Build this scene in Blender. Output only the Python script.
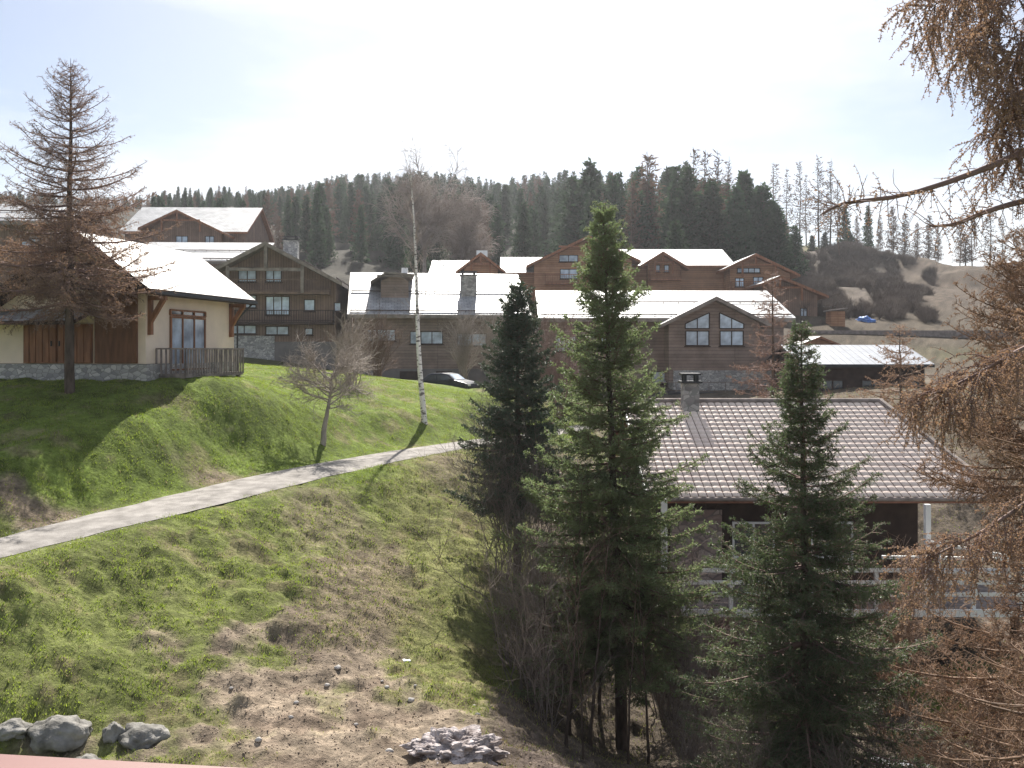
import bpy, math, random
import numpy as np
from mathutils import Vector, Matrix
R = math.radians
random.seed(7); rng = np.random.default_rng(7)
sc = bpy.context.scene
C = sc.collection
for o in list(bpy.data.objects): bpy.data.objects.remove(o)

# ------------------------------------------------------------------ camera, sky, sun, exposure
F = 940.0; HZ = 350.0
cam = bpy.data.cameras.new('camera'); camo = bpy.data.objects.new('camera', cam); C.objects.link(camo)
cam.sensor_width = 36; cam.lens = 36*F/1024; cam.shift_y = -(384-HZ)/1024
cam.clip_start = 0.05; cam.clip_end = 5000
camo.location = (0, 0, 0); camo.rotation_euler = (R(90), 0, 0)
sc.camera = camo
SUN_EL, SUN_AZ = 45.0, 0.5          # azimuth measured from +Y towards +X
sc.view_settings.view_transform = 'Standard'; sc.view_settings.look = 'None'
sc.view_settings.gamma = 1; sc.view_settings.exposure = 1.05
w = bpy.data.worlds.new('World'); sc.world = w; w.use_nodes = True
nt = w.node_tree; nt.nodes.clear()
def wn(t, **k):
    n = nt.nodes.new(t)
    for a, b in k.items(): setattr(n, a, b)
    return n
sky = wn('ShaderNodeTexSky', sky_type='NISHITA', sun_disc=False, sun_elevation=R(SUN_EL), sun_rotation=R(SUN_AZ), altitude=1400, air_density=1.0, dust_density=4.0, ozone_density=1.0)
tc = wn('ShaderNodeTexCoord')
mp = wn('ShaderNodeMapping'); mp.inputs['Scale'].default_value = (1.2, 1.2, 4.0)
nz = wn('ShaderNodeTexNoise'); nz.inputs['Scale'].default_value = 1.7; nz.inputs['Detail'].default_value = 8; nz.inputs['Roughness'].default_value = 0.55
cr = wn('ShaderNodeValToRGB'); cr.color_ramp.elements[0].position = 0.42; cr.color_ramp.elements[1].position = 0.66
cr.color_ramp.elements[0].color = (0.0, 0.0, 0.0, 1); cr.color_ramp.elements[1].color = (0.8, 0.8, 0.8, 1)
mx = wn('ShaderNodeMixRGB'); mx.inputs[2].default_value = (9.5, 9.7, 10, 1)
bg = wn('ShaderNodeBackground'); bg.inputs['Strength'].default_value = 0.057
out = wn('ShaderNodeOutputWorld')
for a, b in ((tc.outputs['Generated'], mp.inputs[0]), (mp.outputs[0], nz.inputs['Vector']), (nz.outputs['Fac'], cr.inputs[0]), (cr.outputs[0], mx.inputs[0]), (sky.outputs[0], mx.inputs[1]), (mx.outputs[0], bg.inputs[0]), (bg.outputs[0], out.inputs[0])):
    nt.links.new(a, b)
sl = bpy.data.lights.new('sun', 'SUN'); sl.energy = 5.0; sl.angle = R(0.5); sl.color = (1, 0.955, 0.88)
so = bpy.data.objects.new('sun', sl); C.objects.link(so)
sdir = Vector((math.cos(R(SUN_EL))*math.sin(R(SUN_AZ)), math.cos(R(SUN_EL))*math.cos(R(SUN_AZ)), math.sin(R(SUN_EL))))
so.rotation_euler = sdir.to_track_quat('Z', 'Y').to_euler(); so.location = (0, 40, 60)

def at(px, py, Y): return Vector(((px-512)/F*Y, Y, (HZ-py)/F*Y))

# ------------------------------------------------------------------ materials
MAT = {}
def mat(name, col, rough=0.8, spec=0.3, var=0.25, vscale=3.0, bump=0.0, bscale=20.0, col2=None, detail=4.0, metallic=0, trans=0.0, tcol=None, stretch=(1,1,1), coord='Object', rnd=0.0):
    m = bpy.data.materials.new(name); m.use_nodes = True; n = m.node_tree.nodes; l = m.node_tree.links
    b = n['Principled BSDF']; b.inputs['Roughness'].default_value = rough; b.inputs['Specular IOR Level'].default_value = spec; b.inputs['Metallic'].default_value = metallic
    t = n.new('ShaderNodeTexCoord'); mpn = n.new('ShaderNodeMapping'); mpn.inputs['Scale'].default_value = stretch
    l.new(t.outputs[coord], mpn.inputs[0])
    z = n.new('ShaderNodeTexNoise'); z.inputs['Scale'].default_value = vscale; z.inputs['Detail'].default_value = detail
    l.new(mpn.outputs[0], z.inputs['Vector'])
    r = n.new('ShaderNodeValToRGB'); r.color_ramp.elements[0].position = 0.32; r.color_ramp.elements[1].position = 0.68
    c2 = col2 or tuple(min(1, c*(1+var)) for c in col); c1 = col if col2 else tuple(c*(1-var) for c in col)
    r.color_ramp.elements[0].color = (*c1, 1); r.color_ramp.elements[1].color = (*c2, 1)
    l.new(z.outputs['Fac'], r.inputs[0])
    src = r.outputs[0]
    if rnd:
        oi = n.new('ShaderNodeObjectInfo'); mr = n.new('ShaderNodeMapRange'); mr.inputs['To Min'].default_value = 1-rnd; mr.inputs['To Max'].default_value = 1+rnd
        l.new(oi.outputs['Random'], mr.inputs['Value'])
        hs = n.new('ShaderNodeHueSaturation'); l.new(mr.outputs[0], hs.inputs['Value']); l.new(src, hs.inputs['Color']); src = hs.outputs[0]
    l.new(src, b.inputs['Base Color'])
    if bump:
        bp = n.new('ShaderNodeBump'); z2 = n.new('ShaderNodeTexNoise'); z2.inputs['Scale'].default_value = bscale; z2.inputs['Detail'].default_value = 6
        l.new(mpn.outputs[0], z2.inputs['Vector']); l.new(z2.outputs['Fac'], bp.inputs['Height']); bp.inputs['Strength'].default_value = bump; bp.inputs['Distance'].default_value = 0.05
        l.new(bp.outputs[0], b.inputs['Normal'])
    if trans:
        tr = n.new('ShaderNodeBsdfTranslucent'); ms = n.new('ShaderNodeMixShader'); ms.inputs[0].default_value = trans
        if tcol:
            mm = n.new('ShaderNodeMixRGB'); mm.blend_type = 'MIX'; mm.inputs[0].default_value = 0.6; mm.inputs[2].default_value = (*tcol, 1)
            l.new(src, mm.inputs[1]); l.new(mm.outputs[0], tr.inputs[0])
        else: l.new(src, tr.inputs[0])
        l.new(b.outputs[0], ms.inputs[1]); l.new(tr.outputs[0], ms.inputs[2]); l.new(ms.outputs[0], n['Material Output'].inputs[0])
    MAT[name] = m
    return m
def brickmat(name, c1, c2, mortar, sx, sy, ax='x', rough=0.5, spec=0.4, msize=0.03, bump=0.3, zscale=1.0, offset=0.5, dirt=0.25):
    """courses of shingles / planks / stones on object coordinates; ax: the horizontal axis"""
    m = bpy.data.materials.new(name); m.use_nodes = True; n = m.node_tree.nodes; l = m.node_tree.links
    b = n['Principled BSDF']; b.inputs['Roughness'].default_value = rough; b.inputs['Specular IOR Level'].default_value = spec
    t = n.new('ShaderNodeTexCoord'); s = n.new('ShaderNodeSeparateXYZ'); c = n.new('ShaderNodeCombineXYZ'); l.new(t.outputs['Object'], s.inputs[0])
    if ax == 'xy':
        ad = n.new('ShaderNodeMath'); ad.operation = 'ADD'; l.new(s.outputs[0], ad.inputs[0]); l.new(s.outputs[1], ad.inputs[1]); l.new(ad.outputs[0], c.inputs[0])
    else: l.new(s.outputs['X' if ax == 'x' else 'Y'], c.inputs[0])
    mz = n.new('ShaderNodeMath'); mz.operation = 'MULTIPLY'; mz.inputs[1].default_value = zscale; l.new(s.outputs[2], mz.inputs[0]); l.new(mz.outputs[0], c.inputs[1])
    br = n.new('ShaderNodeTexBrick'); br.offset = offset; l.new(c.outputs[0], br.inputs['Vector'])
    br.inputs['Color1'].default_value = (*c1, 1); br.inputs['Color2'].default_value = (*c2, 1); br.inputs['Mortar'].default_value = (*mortar, 1)
    br.inputs['Scale'].default_value = 1; br.inputs['Brick Width'].default_value = sx; br.inputs['Row Height'].default_value = sy; br.inputs['Mortar Size'].default_value = msize; br.inputs['Mortar Smooth'].default_value = 0.3
    z = n.new('ShaderNodeTexNoise'); z.inputs['Scale'].default_value = 0.9; z.inputs['Detail'].default_value = 9; z.inputs['Roughness'].default_value = .65; l.new(t.outputs['Object'], z.inputs['Vector'])
    mr = n.new('ShaderNodeMapRange'); mr.inputs['From Min'].default_value = .3; mr.inputs['From Max'].default_value = .7; mr.inputs['To Min'].default_value = 1-dirt; mr.inputs['To Max'].default_value = 1+dirt; l.new(z.outputs['Fac'], mr.inputs[0])
    hs = n.new('ShaderNodeHueSaturation'); l.new(br.outputs['Color'], hs.inputs['Color']); l.new(mr.outputs[0], hs.inputs['Value'])
    l.new(hs.outputs[0], b.inputs['Base Color'])
    bp = n.new('ShaderNodeBump'); bp.inputs['Strength'].default_value = bump; bp.inputs['Distance'].default_value = 0.03; bp.invert = True
    l.new(br.outputs['Fac'], bp.inputs['Height']); l.new(bp.outputs[0], b.inputs['Normal'])
    MAT[name] = m
    return m
def stonemat(name, ca, cb, scale=3.0, mort=(.25,.24,.22)):
    m = bpy.data.materials.new(name); m.use_nodes = True; n = m.node_tree.nodes; l = m.node_tree.links
    b = n['Principled BSDF']; b.inputs['Roughness'].default_value = 0.85
    t = n.new('ShaderNodeTexCoord'); mpn = n.new('ShaderNodeMapping'); mpn.inputs['Scale'].default_value = (1, 1, 1.7); l.new(t.outputs['Object'], mpn.inputs[0])
    nz = n.new('ShaderNodeTexNoise'); nz.inputs['Scale'].default_value = 4; l.new(mpn.outputs[0], nz.inputs['Vector'])
    mv = n.new('ShaderNodeMixRGB'); mv.inputs[0].default_value = .08; l.new(mpn.outputs[0], mv.inputs[1]); l.new(nz.outputs['Color'], mv.inputs[2])
    v = n.new('ShaderNodeTexVoronoi'); v.inputs['Scale'].default_value = scale; l.new(mv.outputs[0], v.inputs['Vector'])
    v2 = n.new('ShaderNodeTexVoronoi'); v2.feature = 'DISTANCE_TO_EDGE'; v2.inputs['Scale'].default_value = scale; l.new(mv.outputs[0], v2.inputs['Vector'])
    r = n.new('ShaderNodeValToRGB'); r.color_ramp.elements[0].color = (*ca, 1); r.color_ramp.elements[1].color = (*cb, 1)
    sp = n.new('ShaderNodeSeparateXYZ'); l.new(v.outputs['Color'], sp.inputs[0]); l.new(sp.outputs[0], r.inputs[0])
    e = n.new('ShaderNodeMath'); e.operation = 'LESS_THAN'; e.inputs[1].default_value = 0.05; l.new(v2.outputs['Distance'], e.inputs[0])
    mm = n.new('ShaderNodeMixRGB'); mm.inputs[2].default_value = (*mort, 1); l.new(e.outputs[0], mm.inputs[0]); l.new(r.outputs[0], mm.inputs[1]); l.new(mm.outputs[0], b.inputs['Base Color'])
    bp = n.new('ShaderNodeBump'); bp.inputs['Strength'].default_value = .7; bp.inputs['Distance'].default_value = .05; l.new(v2.outputs['Distance'], bp.inputs['Height']); l.new(bp.outputs[0], b.inputs['Normal'])
    MAT[name] = m
    return m
mat('spruce_mid', (0.06, 0.09, 0.045), 0.5, 0.45, col2=(0.12, 0.16, 0.08), vscale=1.3, trans=0.35, tcol=(0.16, 0.23, 0.08))
mat('spruce', (0.12, 0.145, 0.07), 0.5, 0.45, col2=(0.20, 0.24, 0.12), vscale=1.3, trans=0.5, tcol=(0.24, 0.33, 0.12))
mat('spruce_dark', (0.05, 0.075, 0.05), 0.55, 0.4, col2=(0.10, 0.135, 0.085), vscale=1.3, trans=0.2, tcol=(0.06, 0.11, 0.04))
mat('larch', (0.23, 0.155, 0.115), 0.8, 0.1, col2=(0.37, 0.27, 0.205), vscale=1.5, trans=0.35, tcol=(0.42, 0.24, 0.12))
mat('larch_pale', (0.20, 0.13, 0.095), 0.8, 0.1, col2=(0.34, 0.23, 0.17), vscale=1.2, trans=0.3)
mat('far_spruce', (0.018, 0.042, 0.024), 0.8, 0.1, col2=(0.05, 0.092, 0.045), vscale=.12, trans=0.3, tcol=(.07,.12,.05), rnd=.5)
mat('far_larch', (0.11, 0.07, 0.05), 0.8, 0.1, col2=(0.20, 0.13, 0.09), vscale=.25, trans=0.25, rnd=.25)
mat('bark', (0.10, 0.075, 0.06), 0.9, 0.1, var=.5, vscale=6, bump=.6, bscale=30, stretch=(1,1,.3))
mat('twig', (0.16, 0.105, 0.08), 0.8, 0.15, var=.35, vscale=2)
mat('twig_tan', (0.24, 0.155, 0.105), 0.7, 0.2, var=.4, vscale=2)
mat('twig_red', (0.22, 0.145, 0.125), 0.75, 0.2, var=.35, vscale=2)
mat('twig_grey', (0.33, 0.28, 0.245), 0.8, 0.15, var=.3, vscale=2)
mat('birch', (0.75, 0.72, 0.68), 0.7, 0.2, col2=(0.16, 0.14, 0.13), vscale=2.2, detail=5, stretch=(2,2,5))
MAT['birch'].node_tree.nodes['Color Ramp'].color_ramp.elements[0].position = .52
MAT['birch'].node_tree.nodes['Color Ramp'].color_ramp.elements[1].position = .6
mat('twig_white', (0.36, 0.31, 0.27), 0.85, 0.1, var=.25, vscale=3)
mat('twig_thicket', (0.19, 0.155, 0.135), 0.85, 0.1, var=.35, vscale=.8)
mat('twig_pale', (0.33, 0.28, 0.25), 0.85, 0.1, var=.3, vscale=.4)
mat('timber', (0.19, 0.125, 0.09), 0.75, 0.25, var=.3, vscale=2)
mat('timber_dark', (0.055, 0.035, 0.028), 0.75, 0.25, var=.3, vscale=2)
mat('timber_warm', (0.25, 0.11, 0.055), 0.6, 0.3, var=.3, vscale=2, stretch=(4,4,.6))
mat('timber_grey', (0.25, 0.21, 0.19), 0.85, 0.15, var=.3, vscale=3)
mat('fascia', (0.24, 0.20, 0.17), 0.7, 0.2, var=.3, vscale=2)
brickmat('planks', (.26,.175,.13), (.21,.14,.105), (.09,.06,.045), .22, 40, ax='xy', rough=.75, spec=.2, msize=.012, offset=0)
brickmat('planks_orange', (.40,.22,.125), (.31,.165,.095), (.12,.065,.04), 40, .24, ax='xy', rough=.7, spec=.2, msize=.012, offset=0)
brickmat('planks_brown', (.29,.215,.175), (.24,.175,.14), (.11,.075,.06), 40, .24, ax='xy', rough=.75, spec=.2, msize=.012, offset=0)
for a in 'xy':
    brickmat('slate_'+a, (.38,.38,.385), (.29,.295,.305), (.13,.13,.14), .5, .36, ax=a, rough=.46, spec=.5, msize=.02, zscale=2.45, bump=.35, dirt=.35)
    brickmat('slate_warm_'+a, (.42,.38,.34), (.32,.29,.26), (.12,.10,.09), .42, .30, ax=a, rough=.5, spec=.5, msize=.03, zscale=1.7, bump=.5, dirt=.35)
brickmat('metal_roof', (.22,.24,.28), (.19,.21,.25), (.10,.11,.13), .45, 60, ax='x', rough=.6, spec=.5, msize=.03, offset=0, bump=.6)
stonemat('stone', (.26,.25,.245), (.60,.57,.53), 4.2)
stonemat('stone_wall', (.20,.18,.17), (.50,.46,.42), 3.4)
stonemat('stone_pink', (.28,.20,.18), (.42,.34,.30), 2.2, mort=(.2,.16,.15))
mat('cream', (0.80, 0.66, 0.52), 0.9, 0.1, var=.06, vscale=1.5, bump=.1)
mat('white_paint', (0.78, 0.77, 0.75), 0.5, 0.4, var=.06, vscale=3)
mat('render_grey', (0.20, 0.18, 0.17), 0.9, 0.1, var=.15, vscale=1)
mat('glass', (0.50, 0.58, 0.70), 0.08, 0.9, var=.5, vscale=1.1, rnd=.3)  # pale blue base paints in the sky reflection, along with pale curtains
mat('glass_dark', (0.05, 0.06, 0.07), 0.05, 0.9, var=.2)
mat('tile_bed', (.30,.15,.11), .9, .1)
mat('tile', (0.84, 0.66, 0.56), 0.38, 0.6, col2=(0.92, 0.76, 0.64), vscale=1.4, detail=8)
mat('rock', (0.10, 0.095, 0.085), 0.95, 0.1, col2=(0.33, 0.315, 0.29), vscale=2.6, detail=9, bump=1, bscale=9)
mat('rock_pink', (0.15, 0.12, 0.11), 0.95, 0.1, col2=(0.60, 0.54, 0.53), vscale=5, detail=9, bump=1, bscale=14)
mat('snow', (0.85, 0.87, 0.9), 0.6, 0.3, var=.03, vscale=3, bump=.3, bscale=4)
mat('path', (0.20, 0.185, 0.17), 0.95, 0.1, col2=(0.36, 0.335, 0.31), vscale=2.2, detail=12, bump=.5, bscale=30)
mat('cladding_red', (0.16, 0.075, 0.04), 0.7, 0.2, var=.3, vscale=2, stretch=(4,4,.6))
mat('redrail', (0.22, 0.11, 0.095), 0.5, 0.4, var=.08)
mat('carpaint', (0.010, 0.014, 0.028), 0.3, 0.4, var=.05)
mat('rubber', (0.02, 0.02, 0.02), 0.8, 0.2); mat('rim', (0.45, 0.45, 0.47), 0.3, 0.5, metallic=.8); mat('lampglass', (0.7, 0.7, 0.7), 0.1, 0.8)
mat('blue_tarp', (0.10, 0.22, 0.55), 0.5, 0.4, var=.2); mat('dark_metal', (0.03, 0.03, 0.032), 0.5, 0.4)
mat('blade', (0.14, 0.205, 0.025), 0.6, 0.25, col2=(0.29, 0.33, 0.06), vscale=.45, detail=8, trans=0.45, tcol=(0.34, 0.46, 0.05))
mat('blade_dry', (0.30, 0.24, 0.13), 0.8, 0.15, col2=(0.42, 0.34, 0.20), vscale=.7, trans=0.35)
mat('blade_pale', (0.19, 0.24, 0.07), 0.7, 0.15, col2=(0.33, 0.33, 0.13), vscale=.7, trans=0.4)

# ------------------------------------------------------------------ object helpers
def tag(o, label=None, cat=None, group=None, kind=None):
    if label: o['label'] = label
    if cat: o['category'] = cat
    if group: o['group'] = group
    if kind: o['kind'] = kind
    return o
def thing(name, label, cat, loc=(0,0,0), rz=0, group=None):
    o = bpy.data.objects.new(name, None); C.objects.link(o); o.location = loc; o.rotation_euler = (0, 0, rz); o.empty_display_size = .3
    return tag(o, label, cat, group)
def link(name, me, parent=None, loc=None, rz=None):
    o = bpy.data.objects.new(name, me); C.objects.link(o)
    if parent: o.parent = parent
    if loc is not None: o.location = loc
    if rz is not None: o.rotation_euler = (0, 0, rz)
    return o
def kids(o): return [c for c in bpy.data.objects if c.parent == o]
def copy_tree(o, parent=None, childmap=None):
    c = o.copy(); C.objects.link(c)
    if parent: c.parent = parent
    for ch in list(o.children): copy_tree(ch, c)
    return c
def mesh_np(name, V, Fc, mats, smooth=False, midx=None):
    V = np.asarray(V, dtype=np.float32).reshape(-1, 3); Fc = np.asarray(Fc, dtype=np.int32)
    me = bpy.data.meshes.new(name); me.vertices.add(len(V)); me.vertices.foreach_set('co', V.ravel())
    m, k = Fc.shape
    me.loops.add(m*k); me.loops.foreach_set('vertex_index', Fc.ravel())
    me.polygons.add(m); me.polygons.foreach_set('loop_start', np.arange(0, m*k, k, dtype=np.int32))
    me.polygons.foreach_set('loop_total', np.full(m, k, dtype=np.int32))
    if smooth: me.polygons.foreach_set('use_smooth', np.ones(m, dtype=bool))
    for mm in (mats if isinstance(mats, (list, tuple)) else [mats]): me.materials.append(MAT[mm] if isinstance(mm, str) else mm)
    if midx is not None: me.polygons.foreach_set('material_index', np.asarray(midx, dtype=np.int32))
    me.update(calc_edges=True)
    return me
class MB:
    def __init__(s): s.v = []; s.f = []; s.m = []
    def add(s, vs, fs, mi=0):
        o = len(s.v); s.v += [tuple(v) for v in vs]; s.f += [tuple(i+o for i in f) for f in fs]; s.m += [mi]*len(fs); return s
    def box(s, x0, x1, y0, y1, z0, z1, mi=0):
        return s.add([(x, y, z) for z in (z0, z1) for y in (y0, y1) for x in (x0, x1)], [(0,2,3,1),(4,5,7,6),(0,1,5,4),(2,6,7,3),(0,4,6,2),(1,3,7,5)], mi)
    def prism(s, poly, axis, a, b, mi=0):
        """poly in (x,z) extruded along y (axis 'y'), (y,z) along x (axis 'x'), or (x,y) along z"""
        mk = {'y': lambda p, t: (p[0], t, p[1]), 'x': lambda p, t: (t, p[0], p[1]), 'z': lambda p, t: (p[0], p[1], t)}[axis]
        n = len(poly)
        vs = [mk(p, a) for p in poly]+[mk(p, b) for p in poly]
        return s.add(vs, [tuple(range(n)), tuple(range(2*n-1, n-1, -1))]+[(i, i+n, (i+1) % n+n, (i+1) % n) for i in range(n)], mi)
    def bar(s, p, q, w=.05, h=None, mi=0):
        p = Vector(p); q = Vector(q); d = (q-p).normalized(); h = h or w
        up = Vector((0,0,1)) if abs(d.z) < .95 else Vector((1,0,0))
        a = d.cross(up).normalized()*w/2; b = a.cross(d).normalized()*h/2
        return s.add([p-a-b, p+a-b, p+a+b, p-a+b, q-a-b, q+a-b, q+a+b, q-a+b], [(0,1,2,3),(7,6,5,4),(0,4,5,1),(1,5,6,2),(2,6,7,3),(3,7,4,0)], mi)
    def cyl(s, p, q, r, r2=None, n=10, mi=0):
        p = Vector(p); q = Vector(q); d = (q-p).normalized(); r2 = r if r2 is None else r2
        up = Vector((0,0,1)) if abs(d.z) < .95 else Vector((1,0,0))
        a = d.cross(up).normalized(); b = a.cross(d).normalized()
        vs = [p+(a*math.cos(2*math.pi*i/n)+b*math.sin(2*math.pi*i/n))*r for i in range(n)]+[q+(a*math.cos(2*math.pi*i/n)+b*math.sin(2*math.pi*i/n))*r2 for i in range(n)]
        return s.add(vs, [tuple(range(n-1,-1,-1)), tuple(range(n, 2*n))]+[(i, (i+1) % n, (i+1) % n+n, i+n) for i in range(n)], mi)
    def build(s, name, mats, parent=None, loc=None, rz=None, topmat=None, bevel=0, smooth=False):
        me = bpy.data.meshes.new(name); me.from_pydata(s.v, [], s.f)
        for mm in (mats if isinstance(mats, (list, tuple)) else [mats]): me.materials.append(MAT[mm])
        me.polygons.foreach_set('material_index', s.m)
        import bmesh
        bm = bmesh.new(); bm.from_mesh(me); bmesh.ops.recalc_face_normals(bm, faces=bm.faces)
        if bevel: bmesh.ops.bevel(bm, geom=bm.edges[:], offset=bevel, segments=1, affect='EDGES')
        bm.to_mesh(me); bm.free(); me.update()
        if topmat is not None:
            for p in me.polygons:
                if p.normal.z < .3: p.material_index = topmat
        if smooth: me.polygons.foreach_set('use_smooth', [True]*len(me.polygons))
        return link(name, me, parent, loc, rz)

# ------------------------------------------------------------------ noise + terrain height
def _h(ix, iy, s): 
    n = (ix*374761393 + iy*668265263 + s*982451653) & 0xffffffff
    n = ((n ^ (n >> 13))*1274126177) & 0xffffffff
    return ((n ^ (n >> 16)) & 0xffff)/65535.0
def vn(x, y, s=0):
    x = np.asarray(x, float); y = np.asarray(y, float)
    ix = np.floor(x).astype(np.int64); iy = np.floor(y).astype(np.int64); fx = x-ix; fy = y-iy
    fx = fx*fx*(3-2*fx); fy = fy*fy*(3-2*fy)
    return (_h(ix,iy,s)*(1-fx)+_h(ix+1,iy,s)*fx)*(1-fy)+(_h(ix,iy+1,s)*(1-fx)+_h(ix+1,iy+1,s)*fx)*fy
def fbm(x, y, s=0, o=4):
    t = 0; a = .5
    for i in range(o): t = t+a*vn(x*2**i+17*i, y*2**i-9*i, s+i); a *= .5
    return t/(1-.5**o)
PATHP = [(-60,562,22.2),(0,546,23.6),(100,521,26.2),(200,497,29.4),(300,473,33.6),(400,454,39.0),(480,441.5,44.5),(540,434,50),(590,425,58)]
PP = np.array([at(*p) for p in PATHP])
def catmull(P, k=10):
    o = []
    for i in range(len(P)-1):
        p0, p1, p2, p3 = P[max(i-1,0)], P[i], P[i+1], P[min(i+2, len(P)-1)]
        for t in np.linspace(0, 1, k, endpoint=False): o.append(.5*((2*p1)+(-p0+p2)*t+(2*p0-5*p1+4*p2-p3)*t*t+(-p0+3*p1-3*p2+p3)*t**3))
    o.append(P[-1]); return np.array(o)
PC = catmull(PP)
PCs = catmull(PP, 12)
ctrl = [at(*p) for p in [
 (0,768,17.5),(256,768,17.5),(512,768,17.3),(0,700,18.8),(250,690,20.5),(400,700,21),(430,600,27),(440,500,35),(250,560,26),(120,600,22.6),(0,600,21.4),(300,520,30),(470,456,41.5),
 (0,455,28.2),(100,452,28.8),(60,500,25.6),(180,455,30.3),(60,415,31.5),(0,381,36.4),(60,381,36),(110,381,36),(165,380,37.5),(-80,381,38),(200,379,38.5),(245,379,39.5),(150,380,35.6),(60,381,34.8),(215,379,36.8),(232,378,44),(230,440,34.5),(320,435,38.0),(320,380,50),(425,416,46),(480,398,58),(400,381,59),(450,430,44),(380,440,41),
 (280,365,76),(200,360,76),(440,383,72),(440,383,86),(520,400,56),(560,385,74),
 (625,748,25),(700,690,30),(720,740,25),(560,730,24),(560,500,38),(560,620,29),(520,700,22.5),(800,700,27),(990,690,27),(900,680,29),(1100,680,27),
 (700,440,46),(850,440,46),(1000,470,42),(720,392,66),(600,392,66),(850,385,62),(950,385,62),(1050,420,50),(780,388,75),(700,330,92),(560,335,95),
 (820,328,92),(930,328,95),(1050,340,90),
 (480,305,104),(600,300,104),(690,296,108),(760,300,112),(830,290,130),(800,262,170),(830,248,215),(940,264,200),(900,285,150),(940,300,120),(1024,275,190),(1100,285,190),
 (200,265,98),(50,320,80),(-60,330,70),(100,245,125),(300,275,130),(400,285,140),(560,280,145),(700,270,160),
 (200,226,400),(100,222,360),(0,220,300),(-150,220,300),(300,218,380),(400,212,360),(500,210,330),(600,225,260),(700,240,230),(760,246,225),
 (1100,290,300),(950,290,400),(700,270,500),(500,240,560),(300,240,560),(100,245,560),(850,290,300)]]
ctrl += [Vector(p) for p in [(-12,6,-7.6),(0,6,-7.9),(12,8,-9.2),(0,-30,-9),(-30,-30,-7),(30,-30,-11),(6,18,-9.6),(2,20,-9.0),(12,20,-9.6),(22,20,-10.2),(-26,20,-7),(-30,40,-.5),(40,50,-7),(60,80,0),(-70,60,3),(-90,120,20),(90,150,8),
   (-400,800,40),(0,900,20),(400,800,0),(300,300,10),(-300,300,60),(-250,100,30),(250,100,-5),(10,13,-9.0)]]
ctrl += [Vector(PC[i]) for i in range(0, len(PC), 5)]
CP = np.array(ctrl); 
def _phi(d2): return .5*d2*np.log(d2+1e-9)
_sc = 50.0
CA = CP[:, :2]/_sc; NCP = len(CA)
K = _phi(((CA[:,None]-CA[None])**2).sum(-1))+np.eye(NCP)*1e-4
Pm = np.c_[np.ones(NCP), CA]; L_ = np.block([[K, Pm],[Pm.T, np.zeros((3,3))]])
Wt = np.linalg.solve(L_, np.r_[CP[:,2], 0, 0, 0])
def path_dist(x, y):
    d = np.full(np.shape(x), 1e9); 
    for i in range(len(PC)-1):
        a = PC[i,:2]; b = PC[i+1,:2]; ab = b-a; L2 = (ab**2).sum()
        t = np.clip(((x-a[0])*ab[0]+(y-a[1])*ab[1])/L2, 0, 1)
        d = np.minimum(d, np.hypot(x-a[0]-t*ab[0], y-a[1]-t*ab[1]))
    return d
def gbase(x, y):
    x = np.atleast_1d(np.asarray(x, float)); y = np.atleast_1d(np.asarray(y, float)); o = np.empty(x.size); xf = x.ravel(); yf = y.ravel()
    for i in range(0, x.size, 20000):
        q = np.c_[xf[i:i+20000], yf[i:i+20000]]/_sc
        o[i:i+20000] = _phi(((q[:,None]-CA[None])**2).sum(-1))@Wt[:NCP]+Wt[NCP]+q@Wt[NCP+1:]
    return o.reshape(x.shape)
def path_z(x, y):
    x = np.asarray(x, float); y = np.asarray(y, float); num = 0; den = 0
    for p in PCs: w_ = 1/(((x-p[0])**2+(y-p[1])**2)**2+.02); num = num+w_*p[2]; den = den+w_
    return num/den
def ground(x, y):
    x = np.atleast_1d(np.asarray(x, float)); y = np.atleast_1d(np.asarray(y, float))
    z = gbase(x, y)
    pd = path_dist(x, y)
    near_ = pd < 4.5
    if near_.any():
        t = np.clip((pd[near_]-1.0)/3.2, 0, 1); wq = 1-t*t*(3-2*t); z[near_] = z[near_]*(1-wq)+path_z(x[near_], y[near_])*wq
    m = np.clip((pd-1.1)/1.2, 0, 1)
    near = np.clip((80-y)/30, 0, 1)
    r = (fbm(x*.9, y*.9, 3, 3)-.5)*.42+(fbm(x*2.6, y*2.6, 9, 3)-.5)*.26+(vn(x*7, y*7, 5)-.5)*.07
    far = (fbm(x*.06, y*.06, 21, 4)-.5)*6*np.clip((y-110)/60, 0, 1)
    r = r*np.where(z > -4.3, .55, 1.0)
    return z+r*m*near-.05*(1-m)+far
def gz(x, y): return float(ground(x, y)[0])

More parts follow.
